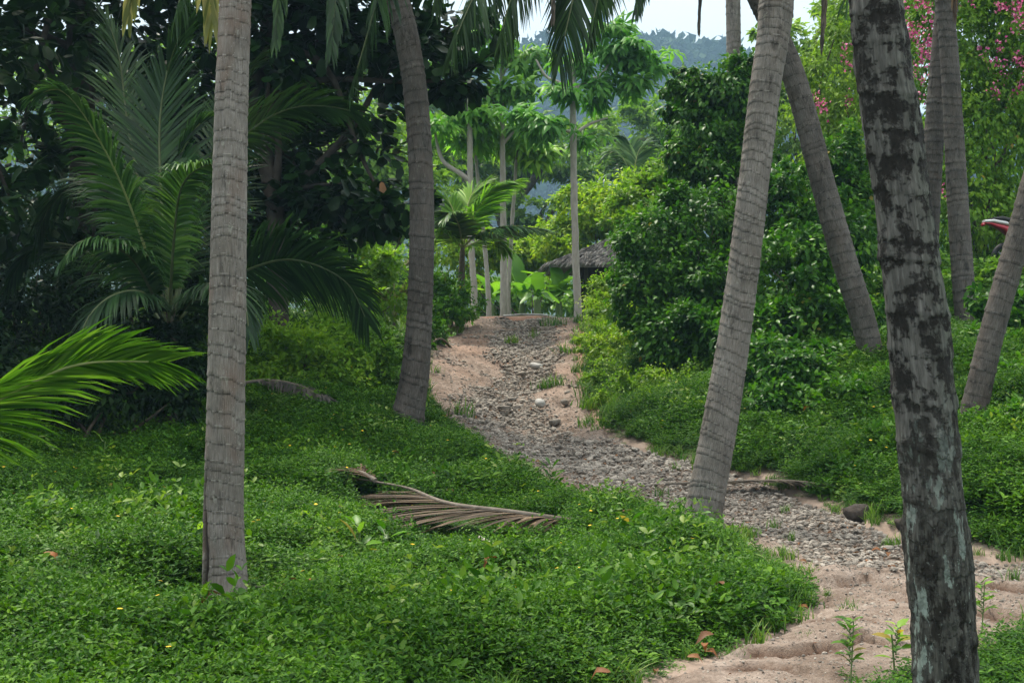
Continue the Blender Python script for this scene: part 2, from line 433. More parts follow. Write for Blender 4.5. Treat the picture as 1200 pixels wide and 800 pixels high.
# ------------------------------------------------------------------ terrain
CPX = [(0, 800, 6.4), (300, 800, 6.4), (600, 800, 6.4), (760, 800, 6.4), (1000, 800, 6.4), (1200, 800, 6.4),
       (1000, 740, 7.53), (1200, 700, 8.53), (1000, 650, 10.24), (900, 602, 12.6), (760, 560, 14.5), (640, 500, 18.5), (580, 450, 22), (585, 400, 26), (595, 372, 29), (640, 371, 29),
       (265, 712, 8.2), (500, 690, 8.8), (100, 600, 11), (400, 590, 12), (0, 520, 14), (200, 500, 15.5), (400, 474, 16.5), (440, 484, 16.8), (478, 494, 16), (520, 520, 16), (650, 600, 12.6), (822, 622, 11.6),
       (600, 560, 14.3), (440, 395, 24), (480, 378, 28), (460, 410, 22), (380, 420, 20), (730, 450, 20), (740, 395, 24), (760, 500, 17), (800, 480, 17), (850, 500, 16), (900, 480, 16.5), (1020, 424, 17), (1000, 520, 14.5),
       (1140, 508, 13), (1130, 560, 11.5), (1200, 600, 10.5), (1200, 645, 10), (1130, 395, 20), (1160, 322, 23), (1260, 320, 23), (900, 400, 21), (980, 360, 23), (740, 372, 29), (800, 360, 29)]
CPW = [W(*c) for c in CPX]+[np.array(a, float) for a in
      [(-12, 6, 0), (-12, 14, .7), (-14, 22, 1.4), (-14, 32, 2), (12, 5, .1), (12, 12, .9), (15, 20, 2.4), (15, 30, 3), (-25, 45, 2), (25, 45, 2.5), (0, 45, 2.), (-6, 33, 2.1), (0, 33, 2.1), (6, 33, 2.2), (0, 0, 0), (-10, -5, 0), (10, -5, 0), (0, -15, 0), (-25, 0, .2), (25, 0, .3)]]
CPW = np.array(CPW)
def _tps(r2): return np.where(r2 > 0, .5*r2*np.log(np.maximum(r2, 1e-12)), 0)
def _fit():
    n = len(CPW); xy = CPW[:, :2]
    K = _tps(((xy[:, None]-xy[None])**2).sum(-1))+np.eye(n)*.15
    P = np.c_[np.ones(n), xy]
    A = np.block([[K, P], [P.T, np.zeros((3, 3))]])
    return np.linalg.solve(A, np.r_[CPW[:, 2], 0, 0, 0])
TW = _fit()
def hgt(x, y, detail=True):
    x = np.asarray(x, float); y = np.asarray(y, float); sh = np.broadcast(x, y).shape
    xf = np.broadcast_to(x, sh).ravel(); yf = np.broadcast_to(y, sh).ravel()
    z = np.zeros(len(xf)); n = len(CPW)
    for s in range(0, len(xf), 40000):
        a, b = xf[s:s+40000], yf[s:s+40000]
        r2 = (a[:, None]-CPW[None, :, 0])**2+(b[:, None]-CPW[None, :, 1])**2
        z[s:s+40000] = _tps(r2)@TW[:n]+TW[n]+TW[n+1]*a+TW[n+2]*b
    d = np.hypot(xf, yf-18); k = np.clip((d-30)/25, 0, 1); k = k*k*(3-2*k)
    z = np.clip(z, -1.5, 4.5)*(1-k)+1.2*k
    if detail: z = z+.05*fbm(xf*.9, yf*.9, 0, 5, 3)
    return z.reshape(sh)
def hz(x, y): return float(hgt(np.array([x]), np.array([y]))[0])
def G(px, py, dz=0.):
    """where the view ray of a pixel meets the ground"""
    Y = np.linspace(3, 60, 1500)
    d = (CZ+(400-py)/F*Y)-dz-hgt((px-600)/F*Y, Y)
    i = np.argmax(d < 0)
    if d[i] >= 0: i = len(Y)-1
    if i > 0: t = d[i-1]/(d[i-1]-d[i]+1e-9); y = Y[i-1]+t*(Y[i]-Y[i-1])
    else: y = Y[0]
    x = (px-600)/F*y
    return np.array([x, y, hz(x, y)])

LE = [(514, 374, 29.2), (497, 400, 26), (492, 450, 22), (498, 485, 19.6), (540, 512, 17.3), (600, 552, 14.8), (690, 592, 13), (800, 622, 11.9), (860, 628, 11.2), (915, 655, 10.), (950, 690, 8.8), (945, 715, 8.1), (860, 760, 7.1), (740, 800, 6.4), (600, 850, 5.6), (380, 930, 4.6)]
RE = [(682, 373, 29.2), (681, 400, 26), (682, 450, 22), (692, 480, 19.8), (712, 510, 17.6), (770, 540, 15.6), (860, 564, 14.5), (905, 581, 13.9), (960, 606, 12.4), (1012, 628, 11.2), (1068, 643, 10.5), (1130, 652, 10.1), (1200, 664, 9.8), (1330, 668, 9.5), (1500, 690, 8.8), (1800, 750, 7.3), (2300, 930, 5)]
le = np.array([W(*a)[:2] for a in LE]); re_ = np.array([W(*a)[:2] for a in RE])
lec, _ = catmull(le, 700); rec, _ = catmull(re_, 700)
PATHPOLY = np.vstack([lec[::4], rec[::-4]])
def in_poly(x, y, poly):
    ins = np.zeros(len(x), bool); a = poly; b = np.roll(poly, -1, 0)
    for (x1, y1), (x2, y2) in zip(a, b):
        if y1 == y2: continue
        c = ((y1 > y) != (y2 > y)) & (x < (x2-x1)*(y-y1)/(y2-y1)+x1)
        ins ^= c
    return ins
def poly_dist(x, y, poly):
    d = np.full(len(x), 1e9); a = poly; b = np.roll(poly, -1, 0)
    for (x1, y1), (x2, y2) in zip(a, b):
        dx, dy = x2-x1, y2-y1; l = dx*dx+dy*dy+1e-12
        t = np.clip(((x-x1)*dx+(y-y1)*dy)/l, 0, 1)
        d = np.minimum(d, np.hypot(x-x1-t*dx, y-y1-t*dy))
    return d
def path_sd(x, y):
    return np.where(in_poly(x, y, PATHPOLY), -1, 1)*poly_dist(x, y, PATHPOLY)
def axis(lo, hi, fine_lo, fine_hi, f, g=1.22):
    a = list(np.arange(fine_lo, fine_hi, f)); s = f
    while a[-1] < hi: s *= g; a.append(a[-1]+s)
    s = f
    while a[0] > lo: s *= g; a.insert(0, a[0]-s)
    return np.array(a)
EXT = 900.
gx = axis(-EXT, EXT, -9, 10, .14); gy = axis(-EXT, EXT, 2, 34, .14)
X, Yg = np.meshgrid(gx, gy)
Z = hgt(X, Yg)
sdn = np.full(X.shape, 9.)
near = (np.abs(X) < 12) & (Yg > 0) & (Yg < 34)
sdn[near] = path_sd(X[near], Yg[near])
Z = Z-.32*np.clip((-sdn-.05)/.25, 0, 1)
nx, ny = len(gx), len(gy)
i = np.arange(ny-1)[:, None]*nx; j = np.arange(nx-1)[None]
q = np.stack([i+j, i+j+1, i+nx+j+1, i+nx+j], -1).reshape(-1, 4)
m, nt, out = newmat('leaf_litter_soil')
geo = ND(nt, 'ShaderNodeNewGeometry')
n1 = noise(nt, geo.outputs['Position'], 3.5, 8, .65); n2 = noise(nt, geo.outputs['Position'], .5, 3)
c = ramp(nt, n1, [(.3, (.03, .024, .016)), (.55, (.07, .052, .035)), (.75, (.13, .095, .07))])
c = mix(nt, ramp(nt, n2, [(.35, (0, 0, 0)), (.6, (1, 1, 1))]), c, (.028, .06, .014))
c = mix(nt, attr(nt, 'margin').outputs['Fac'], c, ramp(nt, n1, [(.3, (.13, .09, .065)), (.7, (.32, .24, .19))]))
c = mix(nt, attr(nt, 'bank').outputs['Fac'], c, ramp(nt, n1, [(.3, (.16, .075, .045)), (.7, (.3, .17, .115))]))
p = ND(nt, 'ShaderNodeBsdfPrincipled'); p.inputs['Roughness'].default_value = .95
nt.links.new(c, p.inputs['Base Color'])
b = ND(nt, 'ShaderNodeBump'); b.inputs['Strength'].default_value = .6; b.inputs['Distance'].default_value = .05
nt.links.new(n1, b.inputs['Height']); nt.links.new(b.outputs[0], p.inputs['Normal'])
nt.links.new(p.outputs[0], out.inputs['Surface'])
M['soil'] = m
mb = MB(); mb.add(np.stack([X, Yg, Z], -1).reshape(-1, 3), q,
                  margin=np.clip(1.3-sdn/.3, 0, 1).ravel(), bank=(np.clip(1-sdn/.5, 0, 1)*np.clip((Yg-17)/3, 0, 1)).ravel())
tag(mb.build('ground', M['soil']), 'leaf littered soil under the trees', 'ground', kind='structure')

# path sheet
ns, ntt = 700, 90
t = np.linspace(0, 1, ntt)
PX = lec[:, None, 0]*(1-t)+rec[:, None, 0]*t; PY = lec[:, None, 1]*(1-t)+rec[:, None, 1]*t
PZ = hgt(PX, PY)
def seg_sd(x, y, pl):
    """signed distance (positive on the far side) and closeness along a wandering line"""
    pl = np.array(pl); best = np.full(x.shape, 1e9); sg = np.zeros(x.shape)
    for (x1, y1), (x2, y2) in zip(pl[:-1], pl[1:]):
        dx, dy = x2-x1, y2-y1; l = dx*dx+dy*dy
        tt = np.clip(((x-x1)*dx+(y-y1)*dy)/l, 0, 1)
        d = np.hypot(x-x1-tt*dx, y-y1-tt*dy); s = np.sign(dx*(y-y1)-dy*(x-x1))
        u = d < best; best = np.where(u, d, best); sg = np.where(u, s, sg)
    return best, sg
wx = PX+.06*vnoise(PX*5, PY*5, 0, 3)+.03*vnoise(PX*19, PY*19, 0, 23); wy = PY+.06*vnoise(PX*5, PY*5, 0, 4)+.03*vnoise(PX*19, PY*19, 0, 24)
dig = np.zeros_like(PZ); UNDERCUT_SHADE = np.zeros_like(PZ)
for pl, dep in (([(985, 688), (1015, 683), (1045, 692), (1070, 700)], .075), ([(890, 774), (930, 768), (975, 760), (1012, 752), (1040, 757)], .045), ([(1080, 707), (1130, 715), (1170, 722)], .04), ([(760, 790), (850, 786), (905, 790)], .025), ([(930, 735), (980, 728), (1030, 731)], .02), ([(1150, 690), (1200, 694), (1260, 690)], .03)):
    wl = [G(a, b_)[:2] for a, b_ in pl]
    d, s = seg_sd(wx, wy, wl)
    dv_ = dep*np.clip(.75+.9*vnoise(PX*3.3, PY*3.3, 0, 25), .1, 1.4)
    dig += dv_*np.where(s > 0, np.exp(-(d/.38)**2), -.6*np.exp(-(d/.08)**2))
    UNDERCUT_SHADE = np.maximum(UNDERCUT_SHADE, np.where(s > 0, 0, np.exp(-(d/.085)**2))*np.clip(1.3*dv_/dep, 0, 1))
edge = np.minimum(t, 1-t)[None]*np.hypot(lec[:, 0]-rec[:, 0], lec[:, 1]-rec[:, 1])[:, None]
bump = .045*fbm(PX*1.7, PY*1.7, 0, 11, 3)+.085*fbm(PX*4.5, PY*4.5, 0, 12, 4)*np.clip((PY-9)/6, .3, 1)+.028*fbm(PX*17, PY*17, 0, 13, 3)
# gully down the middle of the slope
gul = -.12*np.exp(-((t[None]-.62+.12*vnoise(PY*.35, 3., 0, 8))/.16)**2)*np.clip((PY-14)/4, 0, 1)
Zp = PZ+.012+bump*.8+dig+gul-.12*np.clip(1-edge/.18, 0, 1)**2
up = np.clip((PY-16)/5, 0, 1)
cen = .56+.0*up+.13*vnoise(PY*.4, 1., 0, 9); wd = .42-.22*up
grav = np.exp(-((t[None]-cen)/wd)**4)*np.clip((PY-9.)/1.2, 0, 1)
grav = np.clip(grav*(.9+.6*fbm(PX*1.3, PY*1.3, 0, 21, 3))+(.3+.5*up)*fbm(PX*2.1, PY*2.1, 0, 22, 4), 0, 1)
m, nt, out = newmat('sandy_track')
geo = ND(nt, 'ShaderNodeNewGeometry'); pos = geo.outputs['Position']
n1 = noise(nt, pos, 2.2, 8, .6); n2 = noise(nt, pos, 14, 8, .7); n3 = noise(nt, pos, 60, 4, .7)
sand = ramp(nt, n2, [(.25, (.13, .098, .078)), (.48, (.245, .196, .162)), (.75, (.35, .295, .252))])
sand = mix(nt, 1., sand, ramp(nt, n1, [(.32, (.62, .55, .5)), (.62, (1.12, 1.1, 1.1))]), 'MULTIPLY')
slope = ramp(nt, mth(nt, 'DIVIDE', ND(nt, 'ShaderNodeSeparateXYZ').outputs['Y'], 1.), [(0, (0, 0, 0)), (1, (1, 1, 1))])
sp_ = [n for n in nt.nodes if n.type == 'SEPXYZ'][-1]; nt.links.new(pos, sp_.inputs[0])
redm = mth(nt, 'MULTIPLY', mth(nt, 'MULTIPLY_ADD', sp_.outputs['Y'], .14, -2.4, clamp=True), ramp(nt, noise(nt, pos, 1.1, 4), [(.4, (.15, .15, .15)), (.6, (1, 1, 1))]))
sand = mix(nt, redm, sand, mix(nt, 1., sand, (1.0, .86, .78), 'MULTIPLY'))
vo = ND(nt, 'ShaderNodeTexVoronoi'); vo.inputs['Scale'].default_value = 34; nt.links.new(pos, vo.inputs['Vector'])
peb = mix(nt, 1., ramp(nt, vo.outputs['Distance'], [(.0, (.34, .285, .24)), (.5, (.21, .168, .138)), (.75, (.085, .06, .045))]), ramp(nt, vo.outputs['Color'], [(.2, (.6, .6, .6)), (.8, (1.2, 1.17, 1.13))]), 'MULTIPLY')
gm = attr(nt, 'grav').outputs['Fac']
gmm = ramp(nt, mth(nt, 'ADD', gm, mth(nt, 'MULTIPLY', mth(nt, 'SUBTRACT', n2, .5), 1.2)), [(.4, (0, 0, 0)), (.62, (1, 1, 1))])
c = mix(nt, gmm, sand, peb)
c = mix(nt, ramp(nt, n3, [(.56, (0, 0, 0)), (.64, (.7, .7, .7))]), c, (.09, .064, .05))
c = mix(nt, ramp(nt, n3, [(.30, (.6, .6, .6)), (.38, (0, 0, 0))]), c, (.42, .37, .33))
c = mix(nt, attr(nt, 'damp').outputs['Fac'], c, (.09, .05, .032))  # shade under the ledge lips painted into the sand colour
p = ND(nt, 'ShaderNodeBsdfPrincipled'); p.inputs['Roughness'].default_value = .93; p.inputs['Specular IOR Level'].default_value = .2
nt.links.new(c, p.inputs['Base Color'])
b = ND(nt, 'ShaderNodeBump'); b.inputs['Strength'].default_value = .9; b.inputs['Distance'].default_value = .045
nt.links.new(mth(nt, 'SUBTRACT', mth(nt, 'ADD', n2, mth(nt, 'MULTIPLY', n3, .4)), mth(nt, 'MULTIPLY', mth(nt, 'MULTIPLY', vo.outputs['Distance'], gmm), 1.)), b.inputs['Height']); nt.links.new(b.outputs[0], p.inputs['Normal'])
nt.links.new(p.outputs[0], out.inputs['Surface'])
M['path'] = m
i = np.arange(ns-1)[:, None]*ntt; j = np.arange(ntt-1)[None]
q = np.stack([i+j, i+j+1, i+ntt+j+1, i+ntt+j], -1).reshape(-1, 4)
mb = MB(); mb.add(np.stack([PX, PY, Zp], -1).reshape(-1, 3), q, grav=grav.ravel(), damp=UNDERCUT_SHADE.ravel())
tag(mb.build('path', M['path']), 'eroded sandy track strewn with stones climbing between the palms', 'path', kind='structure')

# ------------------------------------------------------------------ scatter of stuff (geometry nodes on one object)
def scatter(name, P, R, S, idx, variants, label, cat):
    me = bpy.data.meshes.new(name)
    me.vertices.add(len(P)); me.vertices.foreach_set('co', np.asarray(P, np.float32).ravel())
    for nm, ty, key, a in (('rot', 'FLOAT_VECTOR', 'vector', R), ('scl', 'FLOAT_VECTOR', 'vector', S)):
        at = me.attributes.new(nm, ty, 'POINT'); at.data.foreach_set(key, np.asarray(a, np.float32).ravel())
    at = me.attributes.new('pick', 'INT', 'POINT'); at.data.foreach_set('value', np.asarray(idx, np.int32))
    o = bpy.data.objects.new(name, me); col.objects.link(o)
    for v in variants:
        for mt in v.data.materials:
            if mt.name not in [x.name for x in me.materials]: me.materials.append(mt)
    vc = bpy.data.collections.new(name+'_pieces')
    for v in variants: vc.objects.link(v)
    ng = bpy.data.node_groups.new(name, 'GeometryNodeTree')
    ng.interface.new_socket('Geometry', in_out='INPUT', socket_type='NodeSocketGeometry')
    ng.interface.new_socket('Geometry', in_out='OUTPUT', socket_type='NodeSocketGeometry')
    gi = ng.nodes.new('NodeGroupInput'); go = ng.nodes.new('NodeGroupOutput')
    ci = ng.nodes.new('GeometryNodeCollectionInfo'); ci.inputs['Collection'].default_value = vc
    ci.inputs['Separate Children'].default_value = True; ci.inputs['Reset Children'].default_value = True
    ip = ng.nodes.new('GeometryNodeInstanceOnPoints'); ip.inputs['Pick Instance'].default_value = True
    def na(nm, ty):
        n = ng.nodes.new('GeometryNodeInputNamedAttribute'); n.data_type = ty; n.inputs['Name'].default_value = nm
        return n.outputs['Attribute']
    L = ng.links.new
    L(gi.outputs[0], ip.inputs['Points']); L(ci.outputs[0], ip.inputs['Instance'])
    L(na('pick', 'INT'), ip.inputs['Instance Index']); L(na('rot', 'FLOAT_VECTOR'), ip.inputs['Rotation']); L(na('scl', 'FLOAT_VECTOR'), ip.inputs['Scale'])
    L(ip.outputs[0], go.inputs[0])
    md = o.modifiers.new('scatter', 'NODES'); md.node_group = ng
    return tag(o, label, cat, kind='stuff')
def piece(mb, name, mats, smooth=True):
    return bpy.data.objects.new(name, mb.mesh(name, mats, (0, 0, 0), smooth))

# ground cover clumps
def cover_clump(seed, nst=56, R=.17, H=.17, lf=.030, flower=False):
    rg = np.random.default_rng(seed); mb = MB()
    P = []; D = []; N = []; L = []; V = []
    for s in range(nst):
        a = rg.random()*6.283; r = R*math.sqrt(rg.random()); h = H*(.45+.55*rg.random())*(1-.45*(r/R)**2)
        base = np.array([r*math.cos(a), r*math.sin(a), 0]); lean = np.array([math.cos(a), math.sin(a), 0])*.35*rg.random()+rg.normal(size=3)*.12
        ph = rg.random()*6.28; v = rg.random()
        for lv in range(3):
            z = h*(1-.34*lv); pt = base+lean*z+np.array([0, 0, z])
            for k in (0, 1):
                b = ph+lv*1.57+k*3.1416+rg.normal()*.25
                el = .35-.3*lv*.5+rg.normal()*.25 if lv else .55+rg.normal()*.25
                d = np.array([math.cos(b)*math.cos(el), math.sin(b)*math.cos(el), math.sin(el)])
                P.append(pt); D.append(d); N.append(np.array([0, 0, 1.])+rg.normal(size=3)*.32); L.append(lf*(.5+.2*lv+.4*rg.random())); V.append(np.clip(.75*v*.6+.5*rg.random()-.12*lv+.12, 0, 1))
    leaves(mb, np.array(P), np.array(D), np.array(N), np.array(L), .46, np.array(V), 'o')
    if flower:
        for f in range(flower):
            a = rg.random()*6.28; c = np.array([R*.6*math.cos(a), R*.6*math.sin(a), H*1.02])
            an = np.arange(8)*math.pi/4
            dd = np.stack([np.cos(an), np.sin(an), .25+0*an], 1)
            leaves(mb, np.repeat(c[None], 8, 0), dd, np.tile([[0, 0, 1.]], (8, 1)), .0105, .55, .6, 's', 1)
    return mb
def grass_tuft(seed, n=34, H=.22, R=.05, w=.006):
    rg = np.random.default_rng(seed); mb = MB()
    for k in range(n):
        a = rg.random()*6.28; b = np.array([R*rg.normal(), R*rg.normal(), 0]); h = H*(.45+.7*rg.random()); out_ = np.array([math.cos(a), math.sin(a), 0]); s = np.array([-math.sin(a), math.cos(a), 0])
        ln = .25+.6*rg.random(); tt = np.linspace(0, 1, 5); wv = w*np.array([1, 1, .8, .5, .05])
        c = b+out_*(h*ln*tt**2)[:, None]+np.array([0, 0, 1])*(h*(tt-.35*ln*tt**2))[:, None]
        v = np.stack([c-s*wv[:, None], c+s*wv[:, None]], 1).reshape(-1, 3)
        mb.add(v, [[2*x, 2*x+1, 2*x+3, 2*x+2] for x in range(4)], var=rg.random())
    return mb
cov = []
for k in range(8): cov.append(piece(cover_clump(100+k), 'clump_%02d' % k, [M['cover'], M['yellow']]))
for k in range(2): cov.append(piece(cover_clump(120+k, flower=1), 'clump_%02d' % (8+k), [M['cover'], M['yellow']]))
for k in range(3): cov.append(piece(cover_clump(140+k, 18, .12, .2, .07), 'clump_%02d' % (10+k), [M['cover'], M['yellow']]))
for k in range(2): cov.append(piece(cover_clump(150+k, 80, .19, .12, .022), 'clump_%02d' % (13+k), [M['cover'], M['yellow']]))
for k in range(2): cov.append(piece(cover_clump(155+k, 12, .10, .26, .055), 'clump_%02d' % (15+k), [M['grass'], M['yellow']]))
mb = cover_clump(160, 30, .17, .15, .03); leaves(mb, np.array([[-.03, 0, .15]]), [[1, .2, .1]], [[0, -.3, 1.]], .075, .5, .35, 'c', 2)
cov.append(piece(mb, 'clump_17', [M['cover'], M['yellow'], M['deadleaf']]))
gt = [piece(grass_tuft(200+k), 'clump_%02d' % (13+k), [M['grass']]) for k in range(3)]
rg = np.random.default_rng(7)
PATCH = np.array([G(a, b_)[:2] for a, b_ in [(965, 825), (985, 797), (1025, 787), (1085, 781), (1140, 762), (1200, 744), (1300, 734)]]+[[6.5, 6.5], [6.5, 4], [1.2, 4]])
def lawn_density(x, y):
    sd = path_sd(x, y)
    e = sd+.10*fbm(x*2.2, y*2.2, 0, 31, 3)*2
    d = np.clip((e-.02)/.22, 0, 1)
    inp = in_poly(x, y, PATCH)
    pd = poly_dist(x, y, PATCH)
    d = np.where(inp, np.maximum(d, np.clip((pd+.16*fbm(x*3, y*3, 0, 33, 3))/.25, 0, 1)), d)
    return d, sd
n0 = 42000
yy = 3.6+np.abs(rg.random(n0))**.8*21.; xx = (rg.random(n0)*2-1)*(.42*yy+1.6)
keep = rg.random(n0) < (.42*yy+1.6)/(.42*25+1.6)*1.35*np.where(yy < 13, 1., np.clip(1-(yy-13)*.055, .42, 1))
xx, yy = xx[keep], yy[keep]
dn, sd = lawn_density(xx, yy)
clr = np.ones(len(xx), bool)
keep = (rg.random(len(xx)) < dn*(1-.25*(vnoise(xx*1.3, yy*1.3, 0, 40) > .55)))
# leave the trunk feet and the very near camera foot free
xx, yy, dn = xx[keep], yy[keep], dn[keep]
zz = hgt(xx, yy)
mound = .5+.5*np.clip(.5+fbm(xx*.9, yy*.9, 0, 41, 3)*1.3, 0, 1)
sc_ = (.55+.45*dn)*(.72+.7*mound)*(.85+.3*rg.random(len(xx)))*np.where(yy > 13, 1.12, 1.)
nP = len(xx)
pick = np.where(rg.random(nP) < .035, rg.integers(8, 10, nP), rg.integers(0, 8, nP))
sp1 = fbm(xx*.8+9, yy*.8, 0, 47, 3); sp2 = fbm(xx*.6-4, yy*.6, 0, 48, 3)
pick = np.where(rg.random(nP) < np.clip(.04+.9*(sp1-.12), .02, .6), rg.integers(10, 13, nP), pick)
pick = np.where(rg.random(nP) < np.clip(.06+1.6*(sp2-.05), .03, .85), rg.integers(13, 15, nP), pick)
pick = np.where(rg.random(nP) < .02, rg.integers(15, 17, nP), pick)
pick = np.where(rg.random(nP) < .006, 17, pick)
R_ = np.stack([rg.normal(size=nP)*.14, rg.normal(size=nP)*.14, rg.random(nP)*6.283], 1)
FP = np.array([G(a, b_)[:2] for a, b_ in [(470, 596), (560, 612), (672, 622), (690, 660), (640, 690), (560, 690), (470, 655), (395, 625), (395, 580)]])
flat_ = np.where(in_poly(xx, yy, FP), .12, 1.)
sc_ = sc_*np.where(flat_ < 1, .8, 1.)
S_ = np.stack([sc_, sc_, sc_*(.5+.8*mound)*(.6+.4*dn)*np.where(flat_ < 1, .5, 1.)], 1)
FEET = np.array([W(a, b_, c_)[:2] for a, b_, c_ in ((266, 712, 8.2), (477, 494, 16), (820, 622, 11.7), (1022, 420, 17), (1137, 506, 13.2))])
fd = np.min(np.hypot(xx[:, None]-FEET[None, :, 0], yy[:, None]-FEET[None, :, 1]+.25), axis=1)
low = np.clip(.30+fd/1.1, .3, 1)*np.clip(.38+np.where(in_poly(xx, yy, PATCH), .35, 0)+path_sd(xx, yy).clip(0)/1.1, .38, 1)
sc_ = sc_*(.62+.38*low)
S_ = np.stack([sc_, sc_, sc_*(.45+.75*mound)*(.6+.4*dn)*np.where(flat_ < 1, .5, 1.)*(.5+.5*low)], 1)
lift = low*flat_*(.26*np.clip(fbm(xx*1.5, yy*1.5, 0, 43, 3)+.1, 0, 1)+.10*np.clip(fbm(xx*4, yy*4, 0, 44, 2)+.1, 0, 1))*dn
scatter('ground_cover', np.stack([xx, yy, zz-.015+lift], 1), R_, S_, pick, cov, 'low leafy creeper with tiny yellow flowers carpeting the ground', 'ground cover')
# grass among it
n1_ = 14000
yy = 3.8+rg.random(n1_)*25; xx = (rg.random(n1_)*2-1)*(.42*yy+1.5)
sd = path_sd(xx, yy); dn, _ = lawn_density(xx, yy)
pr = np.where(np.abs(sd) < .45, .5, np.where(fbm(xx*.7+3, yy*.7, 0, 52, 2) > .08, .28, .05))*np.where(sd < -.12, .06, 1)*np.where((yy > 18) & (sd > 0) & (sd < 1.3), 1.6, 1)
k = rg.random(n1_) < pr
xx, yy, sd = xx[k], yy[k], sd[k]
s = (.35+.6*rg.random(len(xx)))*np.where(yy > 18, 1.5, .8)
scatter('grass', np.stack([xx, yy, hgt(xx, yy)], 1), np.stack([rg.normal(size=len(xx))*.15, rg.normal(size=len(xx))*.15, rg.random(len(xx))*6.28], 1), np.stack([s, s, s], 1), rg.integers(0, 3, len(xx)), gt, 'thin grass blades along the edges of the track', 'grass')

# gravel
peb = []
for k in range(10):
    mb = MB(); rr = np.random.default_rng(300+k)
    ball(mb, (0, 0, 0), (1, .65+.3*rr.random(), .35+.3*rr.random()), 7, 9, rough=.55, seed=300+k, var=rr.random())
    peb.append(piece(mb, 'pebble_%02d' % k, [M['stone']], False))
for k in range(3):
    mb = MB(); a = k*2.1
    leaves(mb, np.array([[-.8, 0, .15]]), [[1, .1, .12]], [[.15*k, -.3, 1.]], 2., .5, .1+.2*k, 'c')
    peb.append(piece(mb, 'pebble_%02d' % (10+k), [M['deadleaf']]))
n2_ = 100000
ii = rg.integers(0, ns, n2_); jj = rg.integers(0, ntt, n2_)
wgt = grav[ii, jj]*np.hypot(*(lec[ii]-rec[ii]).T)/3.
kk = rg.random(n2_) < np.clip(wgt, 0, 1)*.8+.13
ii, jj = ii[kk], jj[kk]
keepd = path_sd(PX[ii, jj], PY[ii, jj]) < -.08
ii, jj = ii[keepd], jj[keepd]
s = .005+.022*rg.random(len(ii))**4+.010*rg.random(len(ii))
s *= np.where(grav[ii, jj] < .3, .35+.35*rg.random(len(ii))**2, 1.)
s *= np.where(PY[ii, jj] > 14, 1.3, 1.)
px_ = PX[ii, jj]+rg.normal(size=len(ii))*.03; py_ = PY[ii, jj]+rg.normal(size=len(ii))*.03
n3_ = 150000
i3 = rg.integers(0, ns, n3_); j3 = rg.integers(0, ntt, n3_)
k3 = (PY[i3, j3] < 11.5) & (rg.random(n3_) < np.clip(.35+.9*fbm(PX[i3, j3]*2.5, PY[i3, j3]*2.5, 0, 51, 3), .05, 1)*np.hypot(*(lec[i3]-rec[i3]).T)/4.) & (np.abs(PX[i3, j3]) < .42*PY[i3, j3]+.8)
i3, j3 = i3[k3], j3[k3]
ii, jj = np.r_[ii, i3], np.r_[jj, j3]
s = np.r_[s, .0028+.006*rg.random(len(i3))**2.5]
px_ = np.r_[px_, PX[i3, j3]+rg.normal(size=len(i3))*.012]; py_ = np.r_[py_, PY[i3, j3]+rg.normal(size=len(i3))*.012]
scatter('gravel', np.stack([px_, py_, Zp[ii, jj]+s*.15], 1), np.stack([rg.normal(size=len(ii))*.3, rg.normal(size=len(ii))*.3, rg.random(len(ii))*6.28], 1), np.stack([s, s, s], 1), np.where((rg.random(len(ii)) < .055) & (s > .008), rg.integers(10, 13, len(ii)), rg.integers(0, 10, len(ii))), peb, 'loose pale stones strewn over the track', 'gravel')

